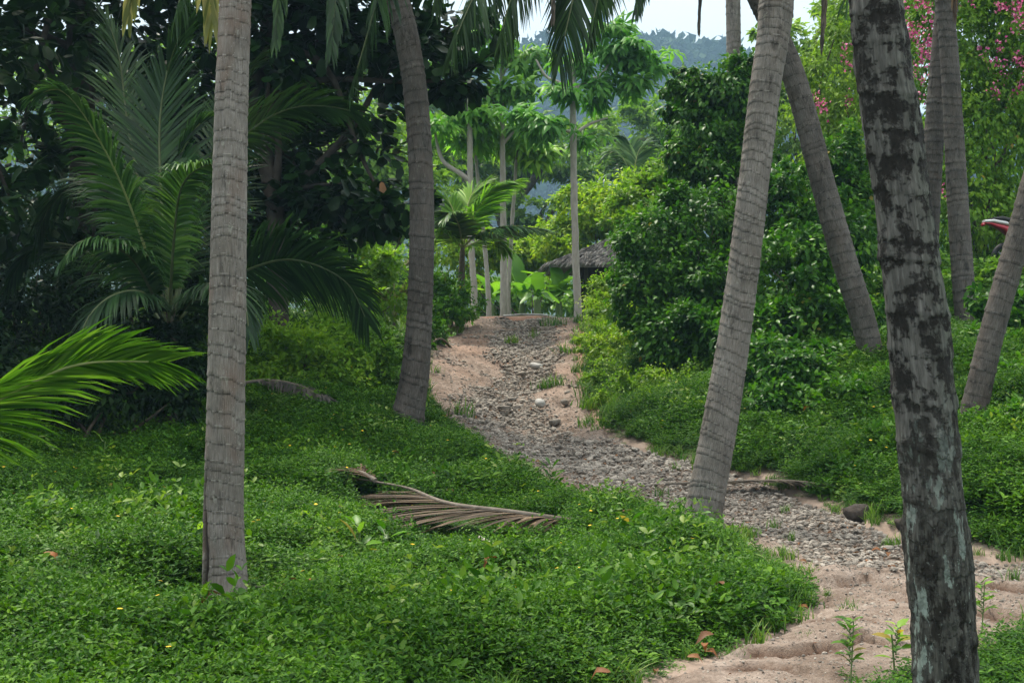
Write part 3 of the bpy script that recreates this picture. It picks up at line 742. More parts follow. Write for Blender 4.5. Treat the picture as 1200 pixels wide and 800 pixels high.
# ------------------------------------------------------------------ palms
def palm_trunk(parent, pts, seed, mat, ring=.085, seg=64, step=.012, amp=.009, tilt=.02, crack=None, rough=.03, vis_top=None, knobs=0.):
    """pts: rows x,y,z,radius from foot to crown"""
    rg = np.random.default_rng(seed)
    pts = np.asarray(pts, float)
    Lg = np.linalg.norm(np.diff(pts[:, :3], axis=0), axis=1).sum()
    n = int(Lg/step)
    c, s = catmull(pts, n)
    T, A, B = frames(c[:, :3])
    th = np.linspace(0, 2*np.pi, seg, endpoint=False)
    sk = np.cumsum(ring*(.5+rg.random(int(Lg/ring*2)+10)))-ring
    cs, sn = np.cos(th)[None], np.sin(th)[None]
    a1 = tilt*(1+.8*vnoise(s*2.1, 0., 0, seed))[:, None]; ph = (2.5*vnoise(s*.8, 5., 0, seed+1))[:, None]
    sv = s[:, None]+a1*np.cos(th[None]-ph)+.012*vnoise(cs*2.5, sn*2.5, s[:, None]*3, seed+2)+.006*vnoise(cs*7, sn*7, s[:, None]*9, seed+3)
    k = np.clip(np.searchsorted(sk, sv.ravel()).reshape(sv.shape), 1, len(sk)-1)
    e = sv-sk[k-1]; d = sk[k]-sv
    st = _hash(k, k*0, k*0, seed)*.9+.35
    R = c[:, 3][:, None]*(1+rough*fbm(cs*1.5, sn*1.5, s[:, None]*2.2, seed+5, 3))+amp*st*np.exp(-np.maximum(e, 0)/.022)-.004*np.exp(-np.maximum(d, 0)/.008)
    fl_ = .15*np.exp(-np.maximum(s-.22, 0)/.10)[:, None]*(1+.6*vnoise(cs*3, sn*3, 0*s[:, None], seed+6))
    R = R*(1+fl_)
    if knobs: R = R+knobs*np.maximum(0, fbm(cs*2.2, sn*2.2, s[:, None]*5, seed+7, 4))*1.6-knobs*.6*np.maximum(0, fbm(cs*3, sn*3, s[:, None]*7, seed+9, 3))
    ck = np.zeros_like(R)
    if crack is not None:
        ck = crack(th[None], s[:, None]); R = R-.022*ck
    v = c[:, None, :3]+R[..., None]*(np.cos(th)[None, :, None]*A[:, None]+np.sin(th)[None, :, None]*B[:, None])
    tc = np.stack([c[:, 3][:, None]*cs+0*s[:, None], c[:, 3][:, None]*sn+0*s[:, None], s[:, None]+0*cs], -1)+np.array([seed*1.7, seed*.9, 0]) if mat != M['palm_lichen'] else np.stack([c[:, 3][:, None]*cs+0*s[:, None], c[:, 3][:, None]*sn+0*s[:, None], s[:, None]+0*cs], -1)
    i = np.arange(n-1)[:, None]*seg; j = np.arange(seg)[None]; j2 = (j+1) % seg
    q = np.stack([i+j, i+j2, i+seg+j2, i+seg+j], -1).reshape(-1, 4)
    mb = MB(); mb.add(v.reshape(-1, 3), q, tc=tc.reshape(-1, 3), ring_e=np.clip(e, 0, .05).ravel()*20, ring_d=np.clip(d, 0, .05).ravel()*20, crack=ck.ravel())
    return mb.build('trunk', mat, parent), c

def frond_mb(mb, ctrl, n=70, Lm=.75, wid=.030, a0=62, a1=18, vee=-.25, grav=.35, t0=.18, r0=.022, seed=0, ms=0, mr=1, twist=0., miss=.0, n_seg=4, pinch=1., var0=0., sides=(-1, 1), tmax=1., tipn=0):
    rg = np.random.default_rng(seed)
    n = int(n*1.3)
    c, s = catmull(ctrl, 60); T = nrm(np.gradient(c, axis=0))
    tube(mb, c[::3], [r0*(1-.85*x)+.003 for x in np.linspace(0, 1, 20)], 6, 40, mr)
    Lf = s[-1]
    for sd_ in sides:
        tt = np.clip(t0+(1-t0)*(np.arange(n)+rg.random(n)*.5)/n, 0, .998)
        tt = tt[(tt < tmax) | ((tt > .93) & (rg.random(n) < tipn)) | (rg.random(n) < .03)]
        if miss: tt = tt[rg.random(len(tt)) > miss]
        m_ = len(tt)
        P = np.stack([np.interp(tt, np.linspace(0, 1, 60), c[:, k]) for k in range(3)], 1)
        Tn = nrm(np.stack([np.interp(tt, np.linspace(0, 1, 60), T[:, k]) for k in range(3)], 1))
        S = np.cross(Tn, np.array([0, 0, 1.])); bad = np.linalg.norm(S, axis=1) < .25
        S = nrm(S+np.where(bad[:, None], np.array([[.3, 0, 0]]), 0.))
        N = np.cross(S, Tn)
        if twist:
            ca, sa = math.cos(twist), math.sin(twist); S, N = S*ca+N*sa, N*ca-S*sa
        u = (tt-t0)/(1-t0)
        L = Lm*(np.clip(.45+2.2*u, 0, 1)*np.clip(1.12-.72*u**2.2, .2, 1))*(.9+.2*rg.random(m_))
        a = np.radians(a0+(a1-a0)*u**1.2+rg.normal(size=m_)*3.5)
        ve = vee+rg.normal(size=m_)*.09
        d = np.cos(a)[:, None]*Tn+np.sin(a)[:, None]*(sd_*S*np.cos(ve)[:, None]+N*np.sin(ve)[:, None])
        d = nrm(d); wv = nrm(np.cross(d, N)+rg.normal(size=(m_, 3))*.12)
        g = grav*(.7+.6*rg.random(m_))
        pts = [P]; dd = d
        for k in range(n_seg):
            pts.append(pts[-1]+dd*(L/n_seg)[:, None])
            dd = nrm(dd+np.array([0, 0, -1.])*g[:, None]*(1.2*k+.6)/n_seg)
        prof = np.array([.6, 1., .95, .7, .06]) if n_seg == 4 else np.array([.7, 1, .8, .06])
        ring = []
        for k in range(n_seg+1):
            h = (wid*prof[k]*.5)*(.8+.4*rg.random(m_))*pinch
            ring += [pts[k]-wv*h[:, None], pts[k]+wv*h[:, None]]
        v = np.stack(ring, 1); kk = 2*(n_seg+1)
        f = np.array([[2*x, 2*x+1, 2*x+3, 2*x+2] for x in range(n_seg)])
        f = (f[None]+(np.arange(m_)*kk)[:, None, None]).reshape(-1, 4)
        mb.add(v.reshape(-1, 3), f, var=np.repeat(np.clip(var0+rg.random(m_), 0, 1), kk), mat=ms)

def add_frond(parent, ctrl, mats, **kw):
    mb = MB(); frond_mb(mb, ctrl, **kw)
    return mb.build('frond', mats, parent)

# shared fronds for the crowns that stand above the picture
FR = []
for k in range(4):
    mb = MB(); L = 3.6+.3*k; up = (.9, .6, .35, .1)[k]; dr = (1.0, 1.6, 2.3, 3.0)[k]
    ctrl = [(0, 0, 0), (L*.3, .05, up), (L*.65, .12*(k-1.5), up-.25*dr), (L*.92, .2*(k-1.5), up-dr)]
    frond_mb(mb, ctrl, n=62, Lm=.8, seed=60+k, grav=.5, vee=-.35, t0=.15)
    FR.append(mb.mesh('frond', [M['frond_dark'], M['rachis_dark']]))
def crown(parent, top, n, seed, scale=1., skip=None):
    rg = random.Random(seed)
    for k in range(n):
        az = k*2.39996+rg.uniform(-.2, .2)
        if skip and skip(math.degrees(az) % 360): continue
        kind = min(3, int(4*k/n)); o = bpy.data.objects.new('frond', FR[3-kind if rg.random() < .8 else 2]); col.objects.link(o)
        o.parent = parent; o.location = Vector(top)-Vector(PL[parent.name])
        o.rotation_euler = (0, rg.uniform(-.15, .1), az); o.scale = (scale,)*3

def palm(px_list, Y, mat, seed, label, up, group='tall coconut palms', foot=None, crown_n=11, crown_scale=1., skip=None, Ytop=None, lean=0., **kw):
    """px_list rows (px, py, width px) from foot up; up = extra rows above the frame (px, py, width)"""
    rows = list(px_list)+list(up)
    pts = []
    py0 = rows[0][1]
    for (px, py, w) in rows:
        Yk = Y+lean*(py0-py)/400.
        p = W(px, py, Yk); pts.append([*p, w/2*Yk/F])
    b = pts[0]
    gz = hz(b[0], b[1])
    d0 = np.array(pts[0])-np.array(pts[1]); d0 = d0/max(.01, np.linalg.norm(d0[:3]))
    if b[2] > gz-.15:
        f = np.array(b)+d0*((b[2]-gz+.2)/max(.2, -d0[2])); f[3] = b[3]*1.06
        pts.insert(0, list(f))
    foot = np.array([b[0], b[1], gz])
    t = thing('coconut_palm', foot, label, 'palm tree', group)
    _, c = palm_trunk(t, pts, seed, mat, **kw)
    top = c[-1, :3]
    if crown_n: crown(t, top, crown_n, seed, crown_scale, skip)
    return t, top

def crackA(th, s):
    # long black split up the left flank of the foot
    a = (th-math.pi*1.0-.62+.10*np.sin(s*9)+.06*np.sin(s*23)) 
    a = (a+math.pi) % (2*math.pi)-math.pi
    return np.clip(1.4-np.abs(a)/(.12+.16*np.clip(1-np.abs(s-.55)/.5, 0, 1)*(1+.6*vnoise(s*14, 0., 0, 5))), 0, 1)*np.clip((1.05-s)/.15, 0, 1)
pA, topA = palm([(266, 712, 53), (263, 660, 50), (262, 600, 46.5), (264, 500, 44), (266, 400, 43), (268, 280, 41), (271, 130, 38.5), (276, 0, 36.5)], 8.2, M['palm_grey'], 11,
     'pale grey coconut palm standing in the creeper at left, split open at its foot', [(283, -200, 35), (300, -520, 33), (312, -850, 32)], crack=crackA, ring=.085, amp=.0045, tilt=.035, seg=110, crown_n=9, crown_scale=.7, skip=lambda a: 200 < a < 330)
pB, topB = palm([(477, 494, 37), (486, 440, 34), (491, 380, 30), (494, 300, 29), (494, 220, 28.5), (488, 120, 28), (478, 50, 28), (466, 0, 27.5)], 16., M['palm_dark'], 12,
     'dark curved coconut palm at the left edge of the stony track', [(440, -100, 27), (395, -240, 26), (350, -380, 25)], ring=.13, amp=.013, tilt=.03, step=.016, crown_n=9, skip=lambda a: 190 < a < 350)
pC, topC = palm([(820, 622, 44), (828, 580, 43), (843, 500, 41), (858, 410, 38), (872, 310, 36), (885, 200, 35.5), (897, 100, 36), (905, 50, 37), (910, 0, 40)], 11.7, M['palm_mid'], 13,
     'closely ringed coconut palm leaning right beside the stony track', [(916, -120, 34), (925, -360, 32), (932, -640, 31)], ring=.08, amp=.008, tilt=.034, crown_n=9, crown_scale=.75, skip=lambda a: 190 < a < 350)
pD, topD = palm([(1022, 420, 28), (1010, 370, 29), (988, 300, 29), (963, 210, 28), (945, 140, 27), (925, 75, 27), (890, 0, 26)], 17., M['palm_dark'], 14,
     'palm leaning left behind the ringed palm and crossing it near the top', [(850, -80, 26), (815, -150, 25), (740, -310, 24)], ring=.11, amp=.01, step=.016, crown_n=8, skip=lambda a: 150 < a < 350)
pE, topE = palm([(1112, 830, 69), (1109, 790, 69), (1105, 720, 70), (1100, 655, 73), (1094, 580, 69), (1086, 500, 69), (1076, 400, 68), (1063, 280, 65), (1049, 180, 64), (1036, 90, 63), (1026, 0, 61)], 5.6, M['palm_lichen'], 15,
     'thick black and grey lichen blotched palm trunk nearest the camera at right', [(1000, -200, 60), (960, -600, 57), (910, -1300, 54)], ring=.15, amp=.006, tilt=.03, knobs=.02, seg=90, rough=.08, crown_n=6, crown_scale=.55, skip=lambda a: 170 < a < 360)
pF, topF = palm([(1087, 400, 22), (1089, 280, 22), (1094, 170, 23), (1101, 90, 24), (1107, 30, 25), (1110, 0, 25)], 20.5, M['palm_dark'], 16,
     'slim dark palm half hidden behind the thick blotched trunk', [(1116, -80, 24), (1130, -240, 23), (1140, -400, 22)], ring=.13, step=.018, amp=.013, crown_n=9, skip=lambda a: 190 < a < 350)
pG, topG = palm([(1133, 392, 24), (1128, 320, 25), (1122, 230, 24), (1117, 140, 22), (1112, 60, 21), (1106, 0, 20)], 20., M['palm_dark'], 17,
     'slim dark palm right of the thick blotched trunk, its top tucked behind another palm', [(1096, -90, 20), (1080, -240, 20), (1066, -420, 20)], ring=.13, step=.018, amp=.013, crown_n=8, skip=lambda a: 190 < a < 350)
pH, topH = palm([(1137, 506, 33), (1146, 460, 30), (1160, 400, 28.5), (1176, 340, 28), (1196, 270, 28), (1215, 200, 28)], 13.2, M['palm_dark'], 18,
     'palm leaning out of the picture at the right edge', [(1262, 40, 27), (1360, -230, 26), (1440, -430, 25)], ring=.11, step=.016, amp=.011, crown_n=8, skip=lambda a: 190 < a < 350)
pI, topI = palm([(860, 330, 18), (860, 200, 18), (860, 80, 17), (859, 0, 17)], 27., M['palm_mid'], 19,
     'distant straight palm trunk rising out of the vine clad bush', [(858, -80, 17), (856, -260, 16), (852, -430, 16)], ring=.16, step=.022, amp=.014, crown_n=9, skip=lambda a: 190 < a < 350)

DK = [M['frond_dark'], M['rachis_dark']]; GR = [M['frond'], M['rachis']]; FRS = [M['frond_fresh'], M['rachis']]
OLD = [M['frond_old'], M['rachis']]; DRY = [M['dry'], M['rachis_dry']]; DD = [M['dry_dark'], M['rachis_dry']]
LIT = [leaf_mat('sunny_palm_leaflet', [(.06, .16, .012), (.11, .24, .025), (.17, .31, .05)], .38, .4), M['rachis']]  # brighter leaflet copy, sunlight put into its colour
def Wl(lst): return [W(*a) for a in lst]
# fronds that hang into the top of the picture
def rawl(top, lst): return [np.asarray(top)]+[W(*a) for a in lst]
add_frond(pA, rawl(topA, [(235, -420, 8.2), (232, -180, 8.3), (246, -10, 8.4), (250, 30, 8.4)]), OLD, n=60, Lm=.5, grav=.9, seed=401, vee=-.5, a0=45)
add_frond(pA, rawl(topA, [(190, -420, 8.5), (165, -200, 8.8), (158, -40, 9), (150, 20, 9)]), OLD, n=60, Lm=.45, grav=.9, seed=402, vee=-.5, a0=45, a1=10)
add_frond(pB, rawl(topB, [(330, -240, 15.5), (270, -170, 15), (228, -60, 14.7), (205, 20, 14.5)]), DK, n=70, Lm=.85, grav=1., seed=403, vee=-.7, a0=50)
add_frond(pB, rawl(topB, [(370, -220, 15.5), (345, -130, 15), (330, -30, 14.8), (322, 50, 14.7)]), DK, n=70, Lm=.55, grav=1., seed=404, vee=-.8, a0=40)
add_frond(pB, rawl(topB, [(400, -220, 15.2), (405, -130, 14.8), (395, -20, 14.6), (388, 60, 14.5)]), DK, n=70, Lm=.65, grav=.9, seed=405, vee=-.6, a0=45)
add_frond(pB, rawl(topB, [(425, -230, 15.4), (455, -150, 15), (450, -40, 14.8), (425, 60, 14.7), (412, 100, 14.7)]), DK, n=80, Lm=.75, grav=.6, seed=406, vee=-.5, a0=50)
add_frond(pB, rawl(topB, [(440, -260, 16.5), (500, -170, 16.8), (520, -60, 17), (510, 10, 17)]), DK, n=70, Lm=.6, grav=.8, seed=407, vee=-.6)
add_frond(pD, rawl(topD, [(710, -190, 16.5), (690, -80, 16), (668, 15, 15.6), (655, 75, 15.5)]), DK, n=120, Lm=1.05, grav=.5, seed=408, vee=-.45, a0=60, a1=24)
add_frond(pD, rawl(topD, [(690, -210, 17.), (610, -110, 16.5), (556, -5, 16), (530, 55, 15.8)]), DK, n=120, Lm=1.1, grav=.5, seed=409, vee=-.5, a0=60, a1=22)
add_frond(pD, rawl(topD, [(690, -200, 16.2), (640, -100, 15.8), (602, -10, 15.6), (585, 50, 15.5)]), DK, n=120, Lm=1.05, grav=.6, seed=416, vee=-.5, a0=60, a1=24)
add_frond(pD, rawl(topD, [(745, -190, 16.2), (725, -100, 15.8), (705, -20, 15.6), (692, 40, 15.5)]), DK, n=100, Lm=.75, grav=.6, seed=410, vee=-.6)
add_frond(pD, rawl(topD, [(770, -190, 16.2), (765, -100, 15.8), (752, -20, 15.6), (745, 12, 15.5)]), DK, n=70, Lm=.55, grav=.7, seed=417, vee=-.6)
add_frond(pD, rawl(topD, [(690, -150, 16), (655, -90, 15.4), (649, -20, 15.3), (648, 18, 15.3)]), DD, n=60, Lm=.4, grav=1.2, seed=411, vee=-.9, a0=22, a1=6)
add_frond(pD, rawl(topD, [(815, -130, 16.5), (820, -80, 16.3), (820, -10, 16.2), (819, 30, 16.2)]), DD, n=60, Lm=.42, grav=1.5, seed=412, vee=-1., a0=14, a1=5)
add_frond(pC, rawl(topC, [(955, -280, 12), (966, -140, 12.3), (966, -20, 12.4), (963, 48, 12.4)]), DD, n=75, Lm=.42, grav=1.3, seed=413, vee=-1., a0=18, a1=6)
add_frond(pF, rawl(topF, [(1133, -130, 19.5), (1128, -80, 19), (1120, -30, 18.8), (1117, 8, 18.7)]), DRY, n=90, Lm=.75, grav=.9, seed=414, vee=-.8, a0=32, a1=10)
add_frond(pF, rawl(topF, [(1150, -150, 19.3), (1150, -100, 18.9), (1142, -50, 18.7), (1137, -10, 18.7)]), DRY, n=60, Lm=.6, grav=.9, seed=415, vee=-.8, a0=30, a1=8, miss=.4)

# young coconut at left, in deep shade
yb = G(192, 452); yb[1] += 0
Yp = 14.6
base = np.array([W(196, 0, Yp)[0], Yp, 0]); base[2] = hz(base[0], base[1])
yp = thing('young_coconut_palm', base, 'young trunkless coconut palm with long dark arching fronds behind the pale grey trunk', 'palm tree')
mb = MB(); tube(mb, [base-[0, 0, .1], W(197, 430, Yp), W(199, 355, Yp)], [.13, .1, .05], 12, 16, rough=.15)
mb.build('stem', M['bark'], yp)
def yf(l, mats=DK, **kw):
    kw.setdefault('n', 80); kw.setdefault('Lm', .62)
    add_frond(yp, [W(198, 385, Yp)]+[W(a, b_, Yp+c) for a, b_, c in l], mats, **kw)
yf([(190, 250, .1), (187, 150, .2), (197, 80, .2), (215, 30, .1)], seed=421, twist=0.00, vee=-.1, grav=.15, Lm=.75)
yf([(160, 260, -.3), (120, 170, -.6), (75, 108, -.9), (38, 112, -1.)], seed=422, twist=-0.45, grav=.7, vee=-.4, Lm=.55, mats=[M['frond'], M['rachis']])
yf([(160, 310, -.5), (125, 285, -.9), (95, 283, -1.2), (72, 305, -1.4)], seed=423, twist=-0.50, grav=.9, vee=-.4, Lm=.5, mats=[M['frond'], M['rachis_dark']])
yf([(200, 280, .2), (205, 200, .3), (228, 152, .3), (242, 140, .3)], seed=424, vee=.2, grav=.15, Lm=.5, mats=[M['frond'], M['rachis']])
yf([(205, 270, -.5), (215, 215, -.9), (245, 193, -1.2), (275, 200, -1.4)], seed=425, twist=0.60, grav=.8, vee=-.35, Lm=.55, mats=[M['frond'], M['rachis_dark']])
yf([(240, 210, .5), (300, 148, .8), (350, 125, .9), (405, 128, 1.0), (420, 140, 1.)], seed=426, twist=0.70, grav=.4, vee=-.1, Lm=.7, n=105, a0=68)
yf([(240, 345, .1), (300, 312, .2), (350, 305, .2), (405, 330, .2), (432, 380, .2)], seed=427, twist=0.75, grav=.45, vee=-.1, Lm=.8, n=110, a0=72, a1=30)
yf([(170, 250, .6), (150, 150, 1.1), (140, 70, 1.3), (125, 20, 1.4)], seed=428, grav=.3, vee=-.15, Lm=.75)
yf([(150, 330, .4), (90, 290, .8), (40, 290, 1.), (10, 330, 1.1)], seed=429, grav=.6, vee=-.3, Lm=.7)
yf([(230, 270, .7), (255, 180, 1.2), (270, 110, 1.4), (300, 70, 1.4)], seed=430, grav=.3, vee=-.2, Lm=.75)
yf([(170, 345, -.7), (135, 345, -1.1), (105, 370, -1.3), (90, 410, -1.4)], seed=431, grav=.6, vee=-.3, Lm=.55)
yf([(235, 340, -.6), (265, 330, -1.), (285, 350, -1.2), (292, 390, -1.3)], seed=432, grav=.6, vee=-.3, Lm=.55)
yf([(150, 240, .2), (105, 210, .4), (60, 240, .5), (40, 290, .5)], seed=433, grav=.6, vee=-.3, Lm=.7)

# low palm outside the left edge whose bright frond reaches in
bx = np.array([-4.9, 7.4, 0]); bx[2] = hz(bx[0], bx[1])
lp = thing('coconut_seedling', bx, 'bright green palm frond reaching in from the left edge in front of the pale trunk', 'palm tree')
mb = MB(); tube(mb, [bx-[0, 0, .1], bx+[0, 0, .5]], [.1, .06], 10, 8); mb.build('stem', M['bark'], lp)
c0 = bx+np.array([.1, 0, .45])
add_frond(lp, [c0, W(-190, 520, 7.4), W(-60, 492, 7.5), (W(0, 467, 7.6)), W(68, 434, 7.7), W(115, 424, 7.75), W(196, 424, 7.8)], FRS, n=120, Lm=.66, wid=.021, grav=.27, vee=.0, seed=440, a0=27, a1=25, t0=.12, twist=.9, n_seg=4)
for k, (dx, dy, dz) in enumerate([(-1.6, .3, 1.2), (-.9, 1.5, 1.4), (-1.2, -1.2, 1.), (-.2, -1.6, 1.1)]):
    add_frond(lp, [c0, c0+np.array([dx*.4, dy*.4, dz*.8]), c0+np.array([dx, dy, dz]), c0+np.array([dx*1.6, dy*1.6, dz*.7])], FRS, n=60, Lm=.45, wid=.03, grav=.4, seed=450+k)

# fallen dry fronds
def fallen(pxs, label, mats, **kw):
    pts = [G(a, b_)+np.array([0, 0, h]) for a, b_, h in pxs]
    mb = MB(); frond_mb(mb, pts, **kw)
    off = pts[0]
    o = bpy.data.objects.new('fallen_frond', mb.mesh('fallen_frond', mats, off)); o.location = off; col.objects.link(o)
    tag(o, label, 'palm frond', 'dry fronds fallen on the ground')
    return o
fallen([(668, 630, .14), (600, 632, .22), (525, 621, .22), (480, 602, .22), (440, 592, .21), (408, 585, .2)], 'large brown dry frond lying across the creeper in the middle', DRY, n=150, Lm=.85, wid=.036, grav=.12, vee=-.22, t0=.03, seed=460, a0=38, a1=30, sides=(-1,), r0=.026, miss=.12, tmax=.62, tipn=.9)
fallen([(440, 592, .22), (422, 587, .26), (402, 583, .24)], 'small splayed dry frond tip poking out of the creeper', DRY, n=12, Lm=.34, wid=.024, grav=.3, vee=.1, t0=.1, seed=461, a0=60, a1=20)
fallen([(275, 480, .3), (310, 478, .33), (345, 480, .3), (385, 492, .25)], 'grey drooping dry frond under the dark bush right of the pale trunk', DD, n=45, Lm=.4, wid=.03, grav=.5, vee=-.1, seed=462)
fallen([(780, 578, .1), (850, 578, .12), (920, 577, .12), (985, 582, .1)], 'dry frond lying on the grass right of the ringed palm', DD, n=60, Lm=.4, wid=.026, grav=.15, vee=-.1, seed=463, a0=24, a1=8, r0=.012)
# a grey stick under the big fallen frond
mb = MB(); a = G(562, 640); b2 = G(583, 662); tube(mb, [a+[0, 0, .07], (a+b2)/2+[0, 0, .1], b2+[0, 0, .12]], [.014, .015, .012], 8, 14, rough=.1)
o = bpy.data.objects.new('stick', mb.mesh('stick', [M['pale_bark']], a)); o.location = a; col.objects.link(o); tag(o, 'short pale stick poking out below the big fallen frond', 'stick')

for k, (p1, p2, lab) in enumerate([((478, 742), (560, 726), 'long dry straw lying on the creeper left of the lawn middle'), ((300, 730), (352, 745), 'thin dry straw at the right foot of the pale trunk'), ((448, 715), (470, 742), 'short dry straw standing in the creeper below the seedlings')]):
    mb = MB(); a = G(*p1)+[0, 0, .21]; b2 = G(*p2)+[0, 0, .2]; tube(mb, [a, (a+b2)/2+[0, 0, .03], b2], [.006, .005, .003], 5, 10)
    o = bpy.data.objects.new('straw', mb.mesh('straw', [M['rachis_dry']], a)); o.location = a; col.objects.link(o); tag(o, lab, 'straw', 'dry straws on the lawn')

# ------------------------------------------------------------------ trees and shrubs
def tree(name, foot, trunk_pts, limbs, blobs, n, size, mat, label, cat='tree', group=None, bark='bark', seed=0, tseg=10, **kw):
    foot = np.asarray(foot, float)
    t = thing(name, foot, label, cat, group)
    if trunk_pts is not None:
        mb = MB()
        tp = [np.array([foot[0], foot[1], foot[2]-.15, trunk_pts[0][3]*1.15])]+[np.asarray(p, float) for p in trunk_pts]
        tp = np.array(tp)
        tube(mb, tp[:, :3], tp[:, 3], tseg, max(24, len(tp)*6), rough=.12, seed=seed)
        for lb in limbs:
            lb = np.asarray(lb, float)
            tube(mb, lb[:, :3], lb[:, 3], 7, rough=.12, seed=seed+1)
        mb.build('trunk', M[bark], t)
    if blobs is not None:
        kw.setdefault('sub', 4 if kw.get('tm') != 'p' else 0); mb = MB(); foliage(mb, blobs, n, size, seed=seed, **kw)
        mb.build('crown', M[mat] if isinstance(mat, str) else mat, t)
    return t
def wr(px, py, Y, r): return np.array([*W(px, py, Y), r])
def limb(a, b, r, seed, sag=.15):
    a, b = np.asarray(a, float)[:3], np.asarray(b, float)[:3]; rg = np.random.default_rng(seed)
    d = b-a; L = np.linalg.norm(d)
    m1 = a+d*.35+rg.normal(size=3)*L*.07+np.array([0, 0, sag*L*.5]); m2 = a+d*.7+rg.normal(size=3)*L*.06+np.array([0, 0, sag*L*.35])
    return [[*a, r], [*m1, r*.72], [*m2, r*.48], [*b, r*.22]]
def foot_at(px, Y):
    x = (px-600)/F*Y; return np.array([x, Y, hz(x, Y)])

def shrub(px, Y, blobs, n, size, mat, label, name='shrub', cat='shrub', group=None, seed=0, stems=5, stem_r=.025, bark='twig', **kw):
    f = foot_at(px, Y); t = thing(name, f, label, cat, group)
    mb = MB(); rg = np.random.default_rng(seed+99)
    B = np.asarray(blobs)
    for k in range(stems):
        b = B[k % len(B)]
        st = f+np.array([rg.normal()*.15, rg.normal()*.15, -.1])
        e = b[:3]+rdir(rg, 1)[0]*b[3:6]*.5
        l = np.array(limb(st, e, stem_r, seed+k, .1)); tube(mb, l[:, :3], l[:, 3], 6)
    mb.build('stem', M[bark], t)
    kw.setdefault('sub', 5); mb = MB(); foliage(mb, blobs, n, size, seed=seed, **kw)
    bb = np.asarray(blobs); ns_ = len(bb)*7; bi = rg.integers(0, len(bb), ns_)
    d = rdir(rg, ns_); d[:, 2] = np.abs(d[:, 2])*.9-.1; d = nrm(d)
    lsz = size if not isinstance(size, str) else .1
    Ls = bb[bi, 3:6].mean(1)*(.25+.45*rg.random(ns_)); st = bb[bi, :3]+d*bb[bi, 3:6]*.85
    tt = np.tile(np.linspace(.15, 1, 9), ns_); id_ = np.repeat(np.arange(ns_), 9)
    bend = nrm(d*.7+[0, 0, .5]+rdir(rg, ns_)*.35)
    Pp = st[id_]+(bend[id_]*tt[:, None]+np.array([0, 0, -.25])*(tt**2)[:, None])*Ls[id_][:, None]*1.3
    side = rdir(rg, len(id_)); Dd = nrm(bend[id_]*.45+side*.8-[0, 0, .15])
    leaves(mb, Pp, Dd, rdir(rg, len(id_))*.5+[0, 0, .9], lsz*(.6+.5*rg.random(len(id_))), kw.get('asp', .55), .35+.6*rg.random(len(id_)), 'o' if lsz > .07 else 's')
    mb.build('foliage', M[mat] if isinstance(mat, str) else mat, t)
    return t

# --- left: broad leaved dark trees
AG = 'dark broad leaved trees on the left'
def almond(px, Y, trunk, blobs, n, label, seed, size=.24):
    f = foot_at(px, Y); tp = [wr(a, b_, Y, r) for a, b_, r in trunk]
    lb = [limb(tp[min(len(tp)-1, 1+k % max(1, len(tp)-1))], b[:3], .07, seed+k) for k, b in enumerate(blobs)]
    return tree('almond_tree', f, tp, lb, blobs, n, size, 'almond', label, 'tree', AG, 'bark', seed, tm='r', asp=.6, per=16, clump=.26, shell=.2, droop=.15, upn=.9)
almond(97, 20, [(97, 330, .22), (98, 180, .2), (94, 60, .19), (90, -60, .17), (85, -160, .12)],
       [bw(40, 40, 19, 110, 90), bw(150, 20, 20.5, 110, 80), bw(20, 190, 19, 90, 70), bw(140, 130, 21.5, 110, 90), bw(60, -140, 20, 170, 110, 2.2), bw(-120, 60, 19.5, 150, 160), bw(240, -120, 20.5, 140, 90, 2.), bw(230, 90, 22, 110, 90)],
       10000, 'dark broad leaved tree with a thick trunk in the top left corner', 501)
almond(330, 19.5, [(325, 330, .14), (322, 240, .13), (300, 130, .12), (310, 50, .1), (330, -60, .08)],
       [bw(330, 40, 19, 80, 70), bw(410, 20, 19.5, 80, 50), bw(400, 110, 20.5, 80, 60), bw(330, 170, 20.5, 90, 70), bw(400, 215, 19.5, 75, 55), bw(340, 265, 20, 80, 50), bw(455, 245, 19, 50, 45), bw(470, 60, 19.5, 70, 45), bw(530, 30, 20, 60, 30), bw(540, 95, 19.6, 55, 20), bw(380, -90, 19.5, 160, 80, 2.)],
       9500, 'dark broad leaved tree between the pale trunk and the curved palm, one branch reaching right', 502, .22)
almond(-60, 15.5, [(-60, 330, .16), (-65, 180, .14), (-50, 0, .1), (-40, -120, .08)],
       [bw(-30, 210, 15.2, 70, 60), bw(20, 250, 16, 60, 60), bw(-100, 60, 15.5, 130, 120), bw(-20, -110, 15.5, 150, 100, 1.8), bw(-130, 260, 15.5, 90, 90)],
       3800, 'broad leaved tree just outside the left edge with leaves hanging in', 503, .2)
mb = MB(); c = W(447, 213, 18.4)
leaves(mb, c[None], [[.2, -.2, -1.]], [[0, -1., .2]], .16, .62, .9, 'r')
o = bpy.data.objects.new('withered_leaf', mb.mesh('withered_leaf', [M['deadleaf']], c)); o.location = c; col.objects.link(o); tag(o, 'single orange withered leaf hanging in the dark foliage left of the curved palm', 'leaf')

